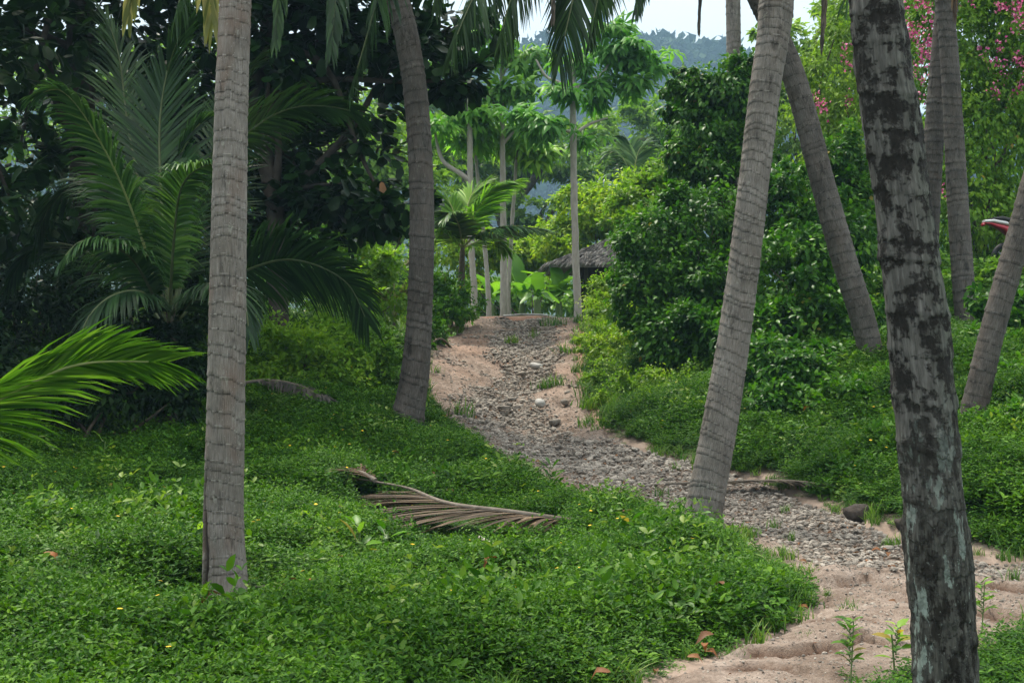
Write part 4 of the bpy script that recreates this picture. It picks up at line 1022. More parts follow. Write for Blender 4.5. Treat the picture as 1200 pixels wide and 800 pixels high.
# undergrowth behind the young coconut
UG = 'dark undergrowth shrubs under the left trees'
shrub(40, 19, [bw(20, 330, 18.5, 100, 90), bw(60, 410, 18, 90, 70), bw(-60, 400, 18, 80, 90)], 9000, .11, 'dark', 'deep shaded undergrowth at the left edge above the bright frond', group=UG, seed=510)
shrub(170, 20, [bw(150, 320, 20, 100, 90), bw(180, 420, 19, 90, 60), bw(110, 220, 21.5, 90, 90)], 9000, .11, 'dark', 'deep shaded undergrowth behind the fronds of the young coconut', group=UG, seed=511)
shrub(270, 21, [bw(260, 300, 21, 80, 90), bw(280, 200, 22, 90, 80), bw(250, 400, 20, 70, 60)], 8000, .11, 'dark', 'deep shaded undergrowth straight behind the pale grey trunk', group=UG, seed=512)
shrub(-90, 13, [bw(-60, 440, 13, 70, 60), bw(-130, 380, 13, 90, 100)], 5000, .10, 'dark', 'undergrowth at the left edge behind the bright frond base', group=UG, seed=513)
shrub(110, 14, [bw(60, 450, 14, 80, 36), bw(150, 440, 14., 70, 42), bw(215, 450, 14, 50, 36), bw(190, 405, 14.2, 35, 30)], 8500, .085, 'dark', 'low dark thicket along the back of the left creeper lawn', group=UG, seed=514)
# bushes right of the pale trunk
BG = 'green bushes left of the track'
shrub(330, 17.5, [bw(320, 420, 17.5, 55, 48), bw(370, 425, 17.3, 55, 48), bw(310, 460, 17, 45, 30), bw(400, 455, 17, 40, 32)], 9000, .075, 'bright', 'rounded green bush under the arching frond right of the pale trunk', group=BG, seed=520)
shrub(430, 18.5, [bw(425, 420, 18.5, 40, 45), bw(450, 445, 18, 30, 35), bw(395, 400, 18.8, 40, 40)], 6000, .08, 'bright', 'green bush at the foot of the curved palm on its left', group=BG, seed=521)
shrub(420, 24, [bw(420, 310, 24, 45, 50), bw(455, 330, 24, 35, 55), bw(395, 350, 23, 40, 40)], 7000, .10, 'bright', 'light green shrub seen left of the curved palm', group=BG, seed=522)
shrub(530, 27, [bw(525, 350, 27, 28, 30), bw(545, 358, 27.4, 22, 18), bw(515, 368, 26.4, 20, 22), bw(500, 345, 27.5, 24, 35)], 6500, .09, 'bush', 'leafy bush on the bank at the left top of the track', group=BG, seed=523)
shrub(512, 24.5, [bw(508, 392, 24.5, 18, 14), bw(490, 405, 23.5, 16, 16)], 2500, .07, 'bush', 'small tuft hanging over the red bank left of the track', group=BG, seed=524)

# --- background
FG = 'hazy trees in the distance'
def bgtree(px, Y, h_py, blobs, n, size, mat, label, seed, name='tree', tr=.3, limbs=True, bark='bark', **kw):
    f = foot_at(px, Y); top = W(px, h_py, Y)
    tp = [np.array([*(f+(top-f)*k), tr*(1-.5*k)]) for k in (.33, .66, 1.)]
    lb = [limb(tp[k % 3], b[:3], tr*.5, seed+k, .1) for k, b in enumerate(blobs)] if limbs else []
    return tree(name, f, tp, lb, blobs, n, size, mat, label, 'tree', FG, bark, seed, **kw)
bgtree(600, 58, 240, [bw(520, 165, 56, 60, 26), bw(590, 150, 60, 70, 24), bw(660, 175, 57, 60, 26), bw(560, 235, 55, 50, 18), bw(640, 240, 56, 60, 20), bw(610, 200, 60, 80, 22), bw(690, 215, 58, 50, 22), bw(650, 275, 57, 60, 16), bw(540, 195, 58, 50, 20)], 15000, .30, 'far', 'spreading rain tree with dark crooked branches behind the slender trees', 530, 'rain_tree', .5, per=60, clump=.3, shell=.2, flat=.4, upn=1.2)
bgtree(440, 42, 200, [bw(430, 180, 42, 60, 50), bw(470, 230, 42, 60, 50), bw(410, 250, 41, 60, 45), bw(500, 180, 44, 40, 40)], 11000, .24, 'far', 'hazy light green tree seen left of the curved palm', 531, per=60, shell=.3)
bgtree(740, 62, 170, [bw(720, 160, 62, 60, 26), bw(790, 140, 64, 60, 30), bw(760, 195, 60, 70, 24), bw(850, 170, 62, 60, 35)], 10000, .32, 'far', 'hazy distant tree below the sky gap', 532, per=60, shell=.3, flat=.5)
bgtree(950, 45, 120, [bw(930, 140, 45, 70, 60), bw(1000, 100, 46, 70, 70), bw(960, 40, 45, 50, 50), bw(1030, 30, 46, 60, 60)], 11000, .24, 'far', 'hazy tree behind the leaning palms at right', 533, per=60, shell=.3)
bgtree(380, 70, 150, [bw(360, 120, 70, 90, 50), bw(480, 130, 72, 70, 40), bw(300, 160, 68, 70, 60)], 9000, .36, 'far', 'distant tree row seen through the dark foliage gaps', 534, per=60, shell=.3)
bgtree(200, 60, 60, [bw(150, 120, 60, 120, 70), bw(260, 110, 62, 90, 70), bw(40, 150, 58, 120, 90)], 10000, .34, 'far', 'distant green tree glimpsed behind the dark left trees', 535, per=60, shell=.3)

shrub(330, 34, [bw(300, 330, 34, 60, 40), bw(380, 330, 34, 60, 40), bw(450, 350, 34, 50, 30), bw(230, 340, 34, 60, 40), bw(500, 345, 33, 30, 30), bw(340, 270, 35, 60, 50)], 11000, .17, 'bush', 'far thicket seen low between the pale trunk and the curved palm', group='far thickets', seed=536)
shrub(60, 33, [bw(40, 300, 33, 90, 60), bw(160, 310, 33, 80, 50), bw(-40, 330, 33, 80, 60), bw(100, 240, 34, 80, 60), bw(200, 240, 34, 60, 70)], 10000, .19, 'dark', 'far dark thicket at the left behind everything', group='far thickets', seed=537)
shrub(620, 44, [bw(620, 345, 44, 50, 24), bw(560, 345, 44, 40, 24), bw(690, 345, 43, 50, 28), bw(530, 350, 43, 30, 20), bw(740, 330, 44, 40, 34)], 9000, .2, 'bright', 'far low thicket closing the view behind the bananas', group='far thickets', seed=538)
shrub(1130, 36, [bw(1100, 250, 36, 90, 90), bw(1190, 180, 36, 90, 110), bw(1010, 260, 36, 70, 70), bw(1230, 320, 36, 60, 60)], 11000, .2, 'bush', 'far thicket behind the flowering creeper', group='far thickets', seed=539)
# slender trees with drooping hand shaped leaves
SG = 'slender pale trees at the top of the track'
def slender(px, Y, rows, limbs, blobs, n, label, seed, mat='palmate', size=.46):
    f = foot_at(px, Y); tp = [wr(a, b_, Y, .84*w/2*Y/F) for a, b_, w in rows]
    blobs = [(a_[0], a_[1], a_[2], a_[3]*1.08, a_[4]*1.08, a_[5]*.6) for a_ in blobs]
    lb = []
    for pts in limbs: lb.append([wr(a, b_, Y+dy, w/2*Y/F) for a, b_, dy, w in pts])
    return tree('slender_tree', f, tp, lb, blobs, n, size, mat, label, 'tree', SG, 'pale_bark', seed, tseg=12, tm='p', per=4, clump=.35, shell=.35, droop=.2, upn=1.6, out=.9, flat=.4, sub=2)
slender(677, 30, [(677, 360, 11), (674, 280, 10), (672, 180, 9.5), (671, 100, 8), (671, 70, 6)],
        [[(671, 110, 0, 5), (655, 97, -.2, 4.5), (640, 90, -.4, 3), (628, 70, -.5, 2)], [(671, 106, 0, 5), (690, 96, .2, 4.5), (708, 84, .3, 3.5), (718, 60, .4, 2)], [(672, 158, 0, 4), (690, 146, .3, 3.5), (712, 138, .5, 2)], [(672, 155, 0, 4), (658, 153, -.3, 3), (640, 160, -.6, 2)], [(718, 62, .4, 2.5), (735, 45, .5, 2)]],
        [bw(735, 60, 30.4, 36, 26), bw(755, 80, 30.5, 26, 22), bw(700, 100, 30.2, 22, 12), bw(655, 108, 29.6, 20, 12), bw(628, 145, 29.4, 34, 18), bw(730, 100, 30.5, 30, 18), bw(692, 165, 30.2, 26, 16), bw(715, 122, 30.4, 24, 12), bw(718, 32, 30.4, 24, 14), bw(672, 72, 30, 18, 10)], 330,
        'tallest slender pale tree with hand shaped leaves at the top right of the track', 540)
slender(590, 31, [(590, 358, 10), (590, 280, 9), (589, 200, 8), (588, 110, 6), (588, 70, 4)],
        [[(589, 130, 0, 3.5), (575, 118, 0, 3), (560, 105, 0, 2)], [(589, 170, 0, 3.5), (606, 150, 0, 3), (622, 138, 0, 2)], [(588, 90, 0, 3), (600, 70, 0, 2)]],
        [bw(590, 70, 31, 30, 20), bw(560, 110, 31, 28, 18), bw(610, 108, 31, 30, 16), bw(575, 150, 31.3, 26, 22), bw(620, 62, 31.2, 26, 16)], 170,
        'slender pale tree with yellowing leaves in the middle of the group', 541, 'palmate_y')
slender(552, 30.5, [(556, 352, 9), (552, 280, 9), (551, 200, 8.5), (550, 120, 7), (550, 40, 5)],
        [[(551, 212, 0, 6), (537, 202, 0, 5.5), (520, 190, 0, 5), (513, 172, 0, 4), (510, 155, 0, 2.5)], [(550, 90, 0, 3.5), (535, 80, 0, 3), (525, 70, 0, 2)]],
        [bw(515, 150, 30.5, 26, 16), bw(540, 130, 30.6, 24, 14), bw(530, 70, 30.5, 26, 16), bw(560, 40, 30.6, 30, 18), bw(570, 135, 30.7, 22, 16)], 160,
        'slender pale tree with a bent left branch, leftmost of the group', 542)
slender(572, 31.5, [(573, 362, 7), (570, 310, 6.5), (563, 240, 5.5), (556, 170, 4)], [], [bw(556, 165, 31.5, 20, 14)], 60, 'thin leaning pale stem between the banana leaves and the small palm', 543, 'palmate')
slender(598, 32, [(596, 345, 6), (599, 280, 5.5), (603, 220, 5), (606, 170, 4)], [], [bw(606, 165, 32, 28, 18), bw(630, 182, 32, 20, 10)], 110, 'thin dark stem just right of the middle slender tree', 544, 'palmate_y')

# small green palm beside the crest
def small_palm(px, Y, foot_r, stem_top, fronds, label, mats, seed, **kw):
    f = foot_at(px, Y); t = thing('small_palm', f, label, 'palm tree')
    mb = MB(); top = W(stem_top[0], stem_top[1], Y); tube(mb, [f-[0, 0, .1], (f+top)/2, top], [foot_r, foot_r*.8, foot_r*.5], 10, 14, rough=.1); mb.build('stem', M['twig'], t)
    for k, l in enumerate(fronds):
        add_frond(t, [top]+[W(a, b_, Y+c) for a, b_, c in l], mats[k % len(mats)], seed=seed+k, **kw)
    return t
small_palm(539, 27.5, .09, (542, 290), [[(552, 258, -.2), (575, 225, -.4), (604, 212, -.5)], [(560, 275, -.3), (595, 265, -.6), (635, 268, -.8)], [(535, 262, .1), (528, 240, .2), (515, 226, .2)], [(530, 280, -.3), (515, 272, -.5), (500, 285, -.7)], [(545, 260, .3), (552, 230, .5), (568, 212, .6)], [(538, 265, -.5), (530, 250, -.9), (520, 255, -1.1)], [(555, 285, .4), (575, 275, .6), (590, 290, .8)]],
           'bright green small palm at the left of the track crest', [LIT, GR, LIT, LIT, LIT, GR, LIT], 560, n=60, Lm=.78, grav=.35, wid=.05, n_seg=4)
small_palm(462, 25, .06, (462, 372), [[(455, 345, -.1), (440, 322, -.2), (425, 318, -.3)], [(462, 340, 0), (458, 312, 0), (448, 296, 0)], [(472, 350, -.2), (482, 330, -.3), (495, 326, -.4)], [(450, 365, -.3), (432, 355, -.5), (418, 368, -.7)], [(468, 345, .2), (472, 318, .4), (480, 300, .5)]],
           'yellowish small palm left of the curved palm', [OLD, GR, OLD, GR, OLD], 570, n=36, Lm=.45, grav=.5, wid=.045)
small_palm(742, 40, .12, (742, 218), [[(735, 195, 0), (722, 178, 0), (705, 185, 0)], [(745, 190, 0), (752, 172, 0), (765, 170, 0)], [(752, 200, -.3), (770, 188, -.4), (792, 200, -.5)], [(730, 208, -.3), (712, 205, -.4), (695, 220, -.5)], [(740, 190, .3), (738, 168, .4), (728, 160, .4)], [(755, 212, -.4), (778, 210, -.5), (795, 228, -.6)]],
           'feathery palm standing behind the yellow green shrubs', [GR], 580, n=40, Lm=.75, grav=.45, wid=.07)

# banana plants
def banana(px, Y, leaves_, label, seed):
    f = foot_at(px, Y); t = thing('banana_plant', f, label, 'plant', 'banana plants behind the crest of the track')
    rg = np.random.default_rng(seed)
    leaves_ = list(leaves_)+[(rg.uniform(-32, 32), rg.uniform(318, 356), rg.uniform(-.9, .5), rg.uniform(.12, .18)) for _ in range(4)]
    mb = MB(); top = f+np.array([0, 0, .4]); tube(mb, [f-[0, 0, .1], f+[0, 0, .3], top], [.09, .075, .05], 10, 10); mb.build('stem', M['stem'], t)
    for (ax, az, dy, Lw) in leaves_:
        tip = W(px+ax, az, Y+dy); mid = (top+tip)/2+np.array([0, 0, .35*np.linalg.norm(tip-top)*.6])
        c, s = catmull([top, mid*.6+top*.4+[0, 0, .1], mid*.8+tip*.2, tip], 26)
        T = nrm(np.gradient(c, axis=0)); S = nrm(np.cross(T, [0, 0, 1.])+np.array([1e-3, 0, 0])); N = np.cross(S, T)
        u = np.linspace(0, 1, 26); w = Lw*np.clip((u-.16)*6, .03, 1)*np.sqrt(np.clip(1.02-u**3.2, 0.002, 1))
        tear = 1-.12*(rg.random(26) > .75)
        l = c+S*(w*tear)[:, None]+N*(w*.28)[:, None]; r = c-S*(w*tear)[:, None]+N*(w*.28)[:, None]
        v = np.stack([l, c, r], 1).reshape(-1, 3)
        q = []
        for k in range(25): q += [[3*k, 3*k+1, 3*k+4, 3*k+3], [3*k+1, 3*k+2, 3*k+5, 3*k+4]]
        mb = MB(); mb.add(v, q, var=rg.random()); mb.build('leaf', M['banana'], t)
banana(655, 32, [(-22, 335, -.4, .16), (-45, 318, 0, .17), (-8, 305, .3, .2), (20, 312, .2, .18), (35, 335, -.3, .17), (14, 345, -.7, .15), (-30, 352, -.8, .14)], 'banana plant with broad bright leaves left of the tallest slender trunk', 590)
banana(612, 32.5, [(-30, 300, .3, .22), (-12, 296, .5, .2), (18, 318, .2, .18), (-35, 345, -.5, .16), (20, 345, -.6, .16), (0, 352, -.9, .15)], 'banana plant with one tall upright leaf behind the middle slender trunk', 591)
banana(578, 33, [(-12, 320, 0, .17), (-25, 338, -.3, .16), (14, 330, .1, .17), (10, 356, -.6, .14)], 'banana plant by the thin leaning stem, leftmost of the banana plants', 592)
banana(630, 31, [(-20, 356, -.3, .12), (18, 354, -.3, .12), (-4, 338, .1, .13), (10, 340, -.1, .12)], 'low banana sucker in front of the taller bananas at the crest', 593)
banana(690, 33, [(-20, 320, 0, .17), (10, 325, 0, .17), (-28, 340, -.4, .16), (20, 345, -.4, .15)], 'banana plant right of the tallest slender trunk under the roof eave', 594)

# shrubs behind the crest and around the hut
CG = 'light green shrubs behind the crest'
shrub(700, 36, [bw(690, 255, 36, 40, 28), bw(720, 235, 36.5, 40, 30), bw(660, 280, 36, 40, 22), bw(745, 260, 35, 35, 30)], 9000, .15, 'lime', 'yellow green shrub rising behind the hut roof', group=CG, seed=600)
shrub(620, 38, [bw(640, 300, 38, 40, 20), bw(600, 300, 38, 40, 22), bw(560, 300, 38, 40, 25), bw(520, 290, 37, 40, 28)], 8000, .16, 'lime', 'light green thicket behind the banana plants', group=CG, seed=601)
shrub(770, 27, [bw(760, 240, 27, 45, 34), bw(800, 215, 27.5, 45, 30), bw(752, 262, 26.5, 26, 26), bw(785, 270, 26, 45, 35)], 10000, .13, 'lime', 'bright yellow green shrub between the hut roof and the vine clad bush', group=CG, seed=602)

# right bank
RG = 'dense shrubs on the right bank'
shrub(790, 20.5, [bw(770, 290, 20.5, 50, 45), bw(830, 265, 21, 55, 50), bw(760, 350, 20, 40, 45), bw(820, 340, 20.2, 60, 55), bw(800, 395, 19.5, 55, 40), bw(870, 400, 19, 60, 40)], 30000, .085, 'bush', 'big mounded bush hung with climbers right of the track', group=RG, seed=610, tm='o', per=30, droop=.5)
shrub(940, 19, [bw(920, 330, 19, 60, 60), bw(970, 290, 20, 60, 60), bw(960, 380, 18.5, 60, 45), bw(890, 400, 18.3, 50, 40), bw(1000, 230, 21, 50, 60), bw(930, 240, 20.5, 50, 50)], 25000, .095, 'vine', 'tall dark leafy bush between the ringed palm and the thick blotched trunk', group=RG, seed=611, tm='o', per=30, droop=.4)
shrub(860, 22.5, [bw(850, 120, 22.5, 45, 35), bw(815, 150, 22.2, 35, 30), bw(870, 90, 22.5, 30, 25), bw(820, 105, 22.6, 35, 26), bw(850, 165, 22.2, 30, 25), bw(885, 190, 22, 26, 40), bw(832, 200, 21.8, 24, 34), bw(800, 185, 22, 20, 22), bw(875, 140, 22.6, 34, 30)], 16000, .10, 'vine', 'vine clad stump like a leafy dome under the distant straight palm', name='vine_clad_tree', cat='tree', seed=612, tm='o', per=30, droop=.9, stem_r=.14, bark='bark')
shrub(720, 23, [bw(715, 380, 23, 35, 34), bw(700, 400, 22, 22, 22), bw(735, 410, 21.5, 36, 30), bw(720, 350, 24, 32, 30), bw(755, 385, 22, 30, 40)], 18000, .055, 'lime', 'fine leaved light green weeds on the bank right of the track', group=RG, seed=613, per=50)
shrub(760, 19, [bw(740, 465, 19, 40, 24), bw(775, 480, 18, 40, 24), bw(720, 445, 20, 30, 26), bw(800, 455, 18.5, 45, 30), bw(815, 500, 17.2, 40, 20), bw(740, 500, 17.7, 26, 18)], 16000, .05, 'lime', 'low fresh green weeds edging the stony track on its right', group=RG, seed=614, per=50)
shrub(1000, 15.5, [bw(1000, 470, 15.5, 40, 28), bw(960, 480, 15.8, 35, 20), bw(1035, 460, 15.7, 35, 30)], 6500, .075, 'bush', 'leafy climber mound at the foot of the left leaning palm', group=RG, seed=615, tm='o', per=30)
shrub(905, 17, [bw(900, 425, 17, 45, 30), bw(940, 440, 16.6, 45, 28), bw(985, 430, 17.2, 35, 30), bw(870, 450, 16.8, 30, 24), bw(915, 465, 16, 34, 18)], 11000, .085, 'vine', 'trailing climber spilling down the bank between the ringed palm and the left leaning palm', group=RG, seed=619, tm='o', per=30, droop=.6)
shrub(1060, 15.5, [bw(1050, 480, 15.5, 30, 26), bw(1150, 470, 15, 30, 26), bw(1185, 455, 14.6, 40, 36)], 6000, .085, 'bush', 'leafy bush behind the thick blotched trunk spreading to the right edge palm', group=RG, seed=629, tm='o', per=30, droop=.4)
shrub(1170, 17, [bw(1170, 430, 17, 50, 45), bw(1200, 380, 17.5, 50, 45), bw(1080, 420, 17.5, 40, 40), bw(1230, 440, 16.5, 50, 60)], 10000, .10, 'bush', 'bright leafed bush around the palm at the right edge', group=RG, seed=616, tm='o', per=30)
shrub(1060, 23, [bw(1060, 330, 23, 50, 50), bw(1010, 350, 22.5, 45, 40), bw(1150, 340, 22, 40, 32), bw(1110, 345, 22.5, 30, 38), bw(1200, 330, 21.6, 40, 22)], 13000, .11, 'bright', 'light green bushes behind the two slim dark palms', group=RG, seed=617, per=30)
shrub(1160, 12.3, [bw(1170, 520, 12.4, 50, 20), bw(1090, 510, 13, 50, 24), bw(1220, 500, 12.3, 50, 30)], 5000, .07, 'bush', 'broad leaved low bush round the foot of the palm at the right edge', group=RG, seed=618, tm='o', per=25)

# flowering creeper wall at the right
def creeper(px, Y, blobs, n, nf, label, seed, size=.1, mat='bright', fl_bias=None):
    t = shrub(px, Y, blobs, n, size, mat, label, name='flowering_creeper', cat='creeper', group='pink flowering creepers on the right', seed=seed, per=26, droop=.9, shell=.75, clump=.22, stems=7, stem_r=.05)
    mb = MB(); rg = np.random.default_rng(seed+5); B = np.asarray(blobs)
    nc = nf//30; bi = rg.integers(0, len(B), nc)
    d = rdir(rg, nc); d[:, 1] = -np.abs(d[:, 1])-.3; d = nrm(d)
    cc = B[bi, :3]+d*B[bi, 3:6]*1.02
    if fl_bias is not None: cc = np.vstack([cc]+[np.array([W(*b_)])+rg.normal(size=(k, 3))*r for b_, k, r in fl_bias])
    nn = len(cc)*26; li = rg.integers(0, len(cc), nn)
    str_ = rdir(rg, len(cc))*[.5, .3, .5]+[0, 0, -.35]
    P = cc[li]+rg.normal(size=(nn, 3))*np.array([.05, .05, .06])+str_[li]*(rg.random(nn)**1.5*.55)[:, None]
    leaves(mb, P, rdir(rg, nn)+[0, -.3, 0], rdir(rg, nn)+[0, -.6, .4], (.042+.026*rg.random(nn)), .8, rg.random(nn), 's')
    mb.build('blossoms', M['pink'], t)
creeper(1150, 25, [bw(1130, 60, 25, 70, 80, 1.), bw(1190, 40, 25, 60, 80, 1.), bw(1150, 160, 24.6, 70, 70, 1.), bw(1080, 120, 25.4, 60, 90, 1.), bw(1200, 180, 24.4, 60, 80, 1.), bw(1140, 250, 24.2, 70, 50, .9), bw(1210, 270, 24, 50, 40, .9), bw(1070, 230, 25, 50, 70, .9), bw(1150, -40, 25.4, 110, 60, 1.2), bw(1260, 100, 24.6, 70, 150, 1.1), bw(1100, 20, 25.2, 60, 60, 1)], 46000, 300, 'tall wall of creeper with pink blossom in the top right corner', 620, .105,
        fl_bias=[((1085, 38, 23.9), 13, .28), ((1190, 75, 23.7), 6, .25), ((1160, 25, 23.9), 4, .3), ((1078, 62, 23.8), 5, .15), ((1195, 15, 23.8), 5, .25)])
creeper(985, 26.5, [bw(985, 70, 26.5, 40, 60, .9), bw(1000, 140, 26, 40, 50, .9), bw(960, 120, 26.3, 30, 50, .8), bw(1010, 30, 26.5, 40, 40, .9), bw(980, 190, 25.6, 35, 40, .8)], 11000, 70, 'olive creeper with scattered pink flowers between the crossed palms and the thick trunk', 621, .09, 'far', fl_bias=[((967, 125, 25.2), 3, .2), ((990, 40, 25.4), 2, .25)])

# broad leaf plant by the scooter
def broad_plant(name, pos, n, L, H, label, seed, mat='bright', asp=.42, group=None, el=(.3, 1.0)):
    t = thing(name, pos, label, 'plant', group); rg = np.random.default_rng(seed)
    mb = MB(); tube(mb, [np.array(pos)-[0, 0, .04], np.array(pos)+[rg.normal()*.02, rg.normal()*.02, H]], [.006, .004] if L > .08 else [.0045, .003], 6, 6)
    P, D = [], []
    for k in range(n):
        a = k*2.4+rg.random(); e = rg.uniform(*el); h = H*(.35+.65*(k+1)/n)
        P.append(np.array(pos)+[0, 0, h]); D.append([math.cos(a)*math.cos(e), math.sin(a)*math.cos(e), math.sin(e)])
        tube(mb, [P[-1], P[-1]+np.array(D[-1])*L*.25], [.005, .004], 5, 3)
        P[-1] = P[-1]+np.array(D[-1])*L*.22
    mb.build('stem', M['stem'], t)
    mb = MB(); leaves(mb, np.array(P), np.array(D), np.tile([[0, 0, 1.]], (n, 1))+rg.normal(size=(n, 3))*.2, L*(.7+.5*rg.random(n)), asp, rg.random(n), 'o')
    mb.build('leaves', M[mat], t)
    return t
PG = 'seedlings growing out of the creeper'
for k, (px, py, n, L, H, lab) in enumerate([
    (420, 668, 5, .17, .3, 'seedling with one upright bright leaf below the big fallen frond'),
    (452, 672, 8, .13, .28, 'bushy broad leaved seedling beside the upright leaf seedling'),
    (738, 655, 7, .13, .3, 'broad leaved seedling left of the ringed palm foot'),
    (760, 672, 5, .1, .2, 'small pale seedling in front of the ringed palm foot'),
    (232, 662, 3, .2, .2, 'blade like seedling tight against the left side of the pale trunk'),
    (121, 548, 2, .14, .25, 'lone bright leaf seedling at the back of the left lawn'),
    (640, 706, 5, .1, .18, 'small seedling in the creeper near the middle of the lawn'),
    (720, 702, 5, .1, .17, 'small seedling in the creeper right of the lawn middle'),
    (370, 640, 5, .1, .2, 'small seedling between the pale trunk and the fallen frond')]):
    broad_plant('seedling', G(px, py), n, L, H, lab, 640+k, 'bright' if k not in (1, 2, 3) else 'bush', group=PG, el=(.5, 1.2) if n < 6 else (.1, .8))
broad_plant('tall_weed', G(646, 600), 12, .13, .42, 'spiky weed at the lawn edge where the track bends', 660, 'bush', .25)
broad_plant('taro_plant', foot_at(1222, 22), 6, .6, .8, 'broad pale green leaves beside the scooter at the right edge', 661, 'banana', .55)
for k, (px, py, n, L, H, lab) in enumerate([(996, 808, 20, .075, .32, 'upright leafy sapling at the bottom edge left of the thick blotched trunk'),
                                        (1052, 760, 7, .055, .12, 'small sprig on bare sand left of the thick blotched trunk'),
                                        (1150, 742, 16, .075, .28, 'sprig at the right of the thick blotched trunk'),
                                        (1050, 798, 14, .09, .24, 'leafy sprig at the bottom edge tight against the thick blotched trunk')]):
    broad_plant('sapling', G(px, py), n, L, H, lab, 670+k, 'bright', .55, 'saplings around the thick trunk', (.1, .7))
# weed tufts on the upper track
for k, (px, py, s, lab) in enumerate([(652, 382, 1.5, 'grass tuft at the crest of the track'), (600, 402, .9, 'small grass tuft among stones below the crest'), (640, 455, .9, 'grass tuft beside the lower pale chunk'), (610, 368, 1.5, 'grass tuft behind the crest line')]):
    mb = grass_tuft(700+k, 60, .22*s, .09*s, .008); p_ = G(px, py)
    o = bpy.data.objects.new('grass_tuft', mb.mesh('grass_tuft', [M['grass']])); o.location = p_; col.objects.link(o); tag(o, lab, 'grass tuft', 'grass tufts on the upper track')

# ------------------------------------------------------------------ stones, chunks, dead leaves
def rock(name, px, py, r, mat, label, seed, cat='rock', group=None, sink=.3):
    p_ = G(px, py); mb = MB(); ball(mb, (0, 0, 0), r, 12, 16, rough=.55, seed=seed, var=np.random.default_rng(seed).random())
    o = bpy.data.objects.new(name, mb.mesh(name, [mat])); o.location = p_+np.array([0, 0, r[2]*(1-2*sink)+.02]); o.rotation_euler = (0, 0, seed*1.3)
    col.objects.link(o); tag(o, label, cat, group)
for k, (px, py, r, lab) in enumerate([(628, 428, (.16, .1, .08), 'flat pale rock in the upper track gully'), (655, 412, (.12, .1, .08), 'pale rock at the right of the upper track'), (612, 440, (.12, .09, .07), 'pale rock left of the gully'),
                                  (650, 498, (.15, .11, .08), 'flat rock at the right edge of the track middle'), (560, 478, (.12, .1, .06), 'low rock on the sandy left side of the track'), (690, 522, (.13, .1, .07), 'grey rock where the track widens'), (662, 474, (.14, .1, .07), 'squat rock right of the lower pale chunk'),
                                  (600, 470, (.11, .08, .05), 'small rock in the middle of the slope'), (665, 462, (.09, .07, .05), 'small stone at the right track edge'), (632, 377, (.16, .1, .06), 'grey slab at the crest'), (590, 480, (.15, .1, .05), 'flat stone just below the middle of the slope')]):
    rock('rock', px, py, tuple(.62*v_ for v_ in r), M['stone'], lab, 720+k, group='larger rocks on the track')
def pipe_chunk(px, py, L, r, az, label):
    p_ = G(px, py); d = np.array([math.cos(az), math.sin(az), -.12]); mb = MB()
    tube(mb, [-d*L/2, -d*L*.1, d*L*.3, d*L/2], [r*.8, r, r, r*.55], 12, 14, rough=.08)
    o = bpy.data.objects.new('concrete_chunk', mb.mesh('concrete_chunk', [M['pale_stone']])); o.location = p_+np.array([0, 0, r*.8]); col.objects.link(o); tag(o, label, 'concrete chunk', 'white concrete chunks on the track')
pipe_chunk(629, 432, .22, .055, -.5, 'upper white rounded chunk lying in the track')
pipe_chunk(633, 476, .2, .06, -1.2, 'lower white rounded chunk lying in the track')
rock('coconut_husk', 1005, 607, (.11, .09, .07), M['husk'], 'dark old coconut husk on the grass at the right edge of the track', 740, 'coconut')
rock('coconut_husk', 1058, 620, (.07, .06, .05), M['husk'], 'small dark husk beside the thick blotched trunk', 741, 'coconut')
LG = 'dead brown leaves lying about'
for k, (px, py, L, lab) in enumerate([(33, 640, .15, 'big orange dead leaf in the creeper at the left edge'), (836, 742, .15, 'curled dead leaf nearest the bottom of the right lawn edge'), (825, 757, .13, 'dead leaf below the curled leaf at the lawn edge'), (822, 770, .13, 'tan dead leaf on the lowest lawn edge'), (935, 717, .11, 'dead leaf on the sand by the lawn corner'), (925, 733, .12, 'dead leaf at the sandy lawn edge'),
                                  (1027, 640, .15, 'orange dead leaf right of the track on the grass'), (1040, 652, .12, 'tan dead leaf on the stones'), (936, 662, .1, 'red dead leaf among the stones'), (1041, 710, .08, 'small dark dead leaf left of the thick trunk'), (805, 777, .12, 'dead leaf at the bottom of the lawn edge'), (716, 787, .14, 'dark dead leaf beside the bottom track edge'),
                                  (100, 708, .08, 'small tan dead leaf left of the pale trunk'), (712, 505, .12, 'pale dead leaf at the right edge of the slope'), (1008, 624, .1, 'curled dead leaf below the dark coconut husk'), (770, 795, .1, 'dead leaf on the sand at the bottom edge')]):
    rg_ = np.random.default_rng(760+k); onl = path_sd(*[np.array([v]) for v in G(px, py)[:2]])[0] > .12
    p_ = G(px, py, .14 if onl else 0.)+np.array([0, 0, .14 if onl else .035]); mb = MB()
    a = rg_.random()*6.28
    leaves(mb, np.zeros((1, 3)), [[math.cos(a), math.sin(a), .15]], [[.3*rg_.normal(), -.5, 1.]], L*.62, .5, .6*rg_.random(), 'c')
    o = bpy.data.objects.new('dead_leaf', mb.mesh('dead_leaf', [M['deadleaf']])); o.location = p_; col.objects.link(o); tag(o, lab, 'leaf', LG)

# thin concrete edging at the crest
mb = MB(); a, b2, c2 = G(590, 371), G(640, 371), G(690, 366)
tube(mb, [a+[0, .1, .02], b2+[0, .1, .03], c2+[0, .1, .04]], [.018, .022, .018], 8, 20, rough=.15)
o = bpy.data.objects.new('concrete_edging', mb.mesh('concrete_edging', [M['pale_stone']], a)); o.location = a; col.objects.link(o); tag(o, 'thin pale concrete edging across the crest of the track', 'edging')

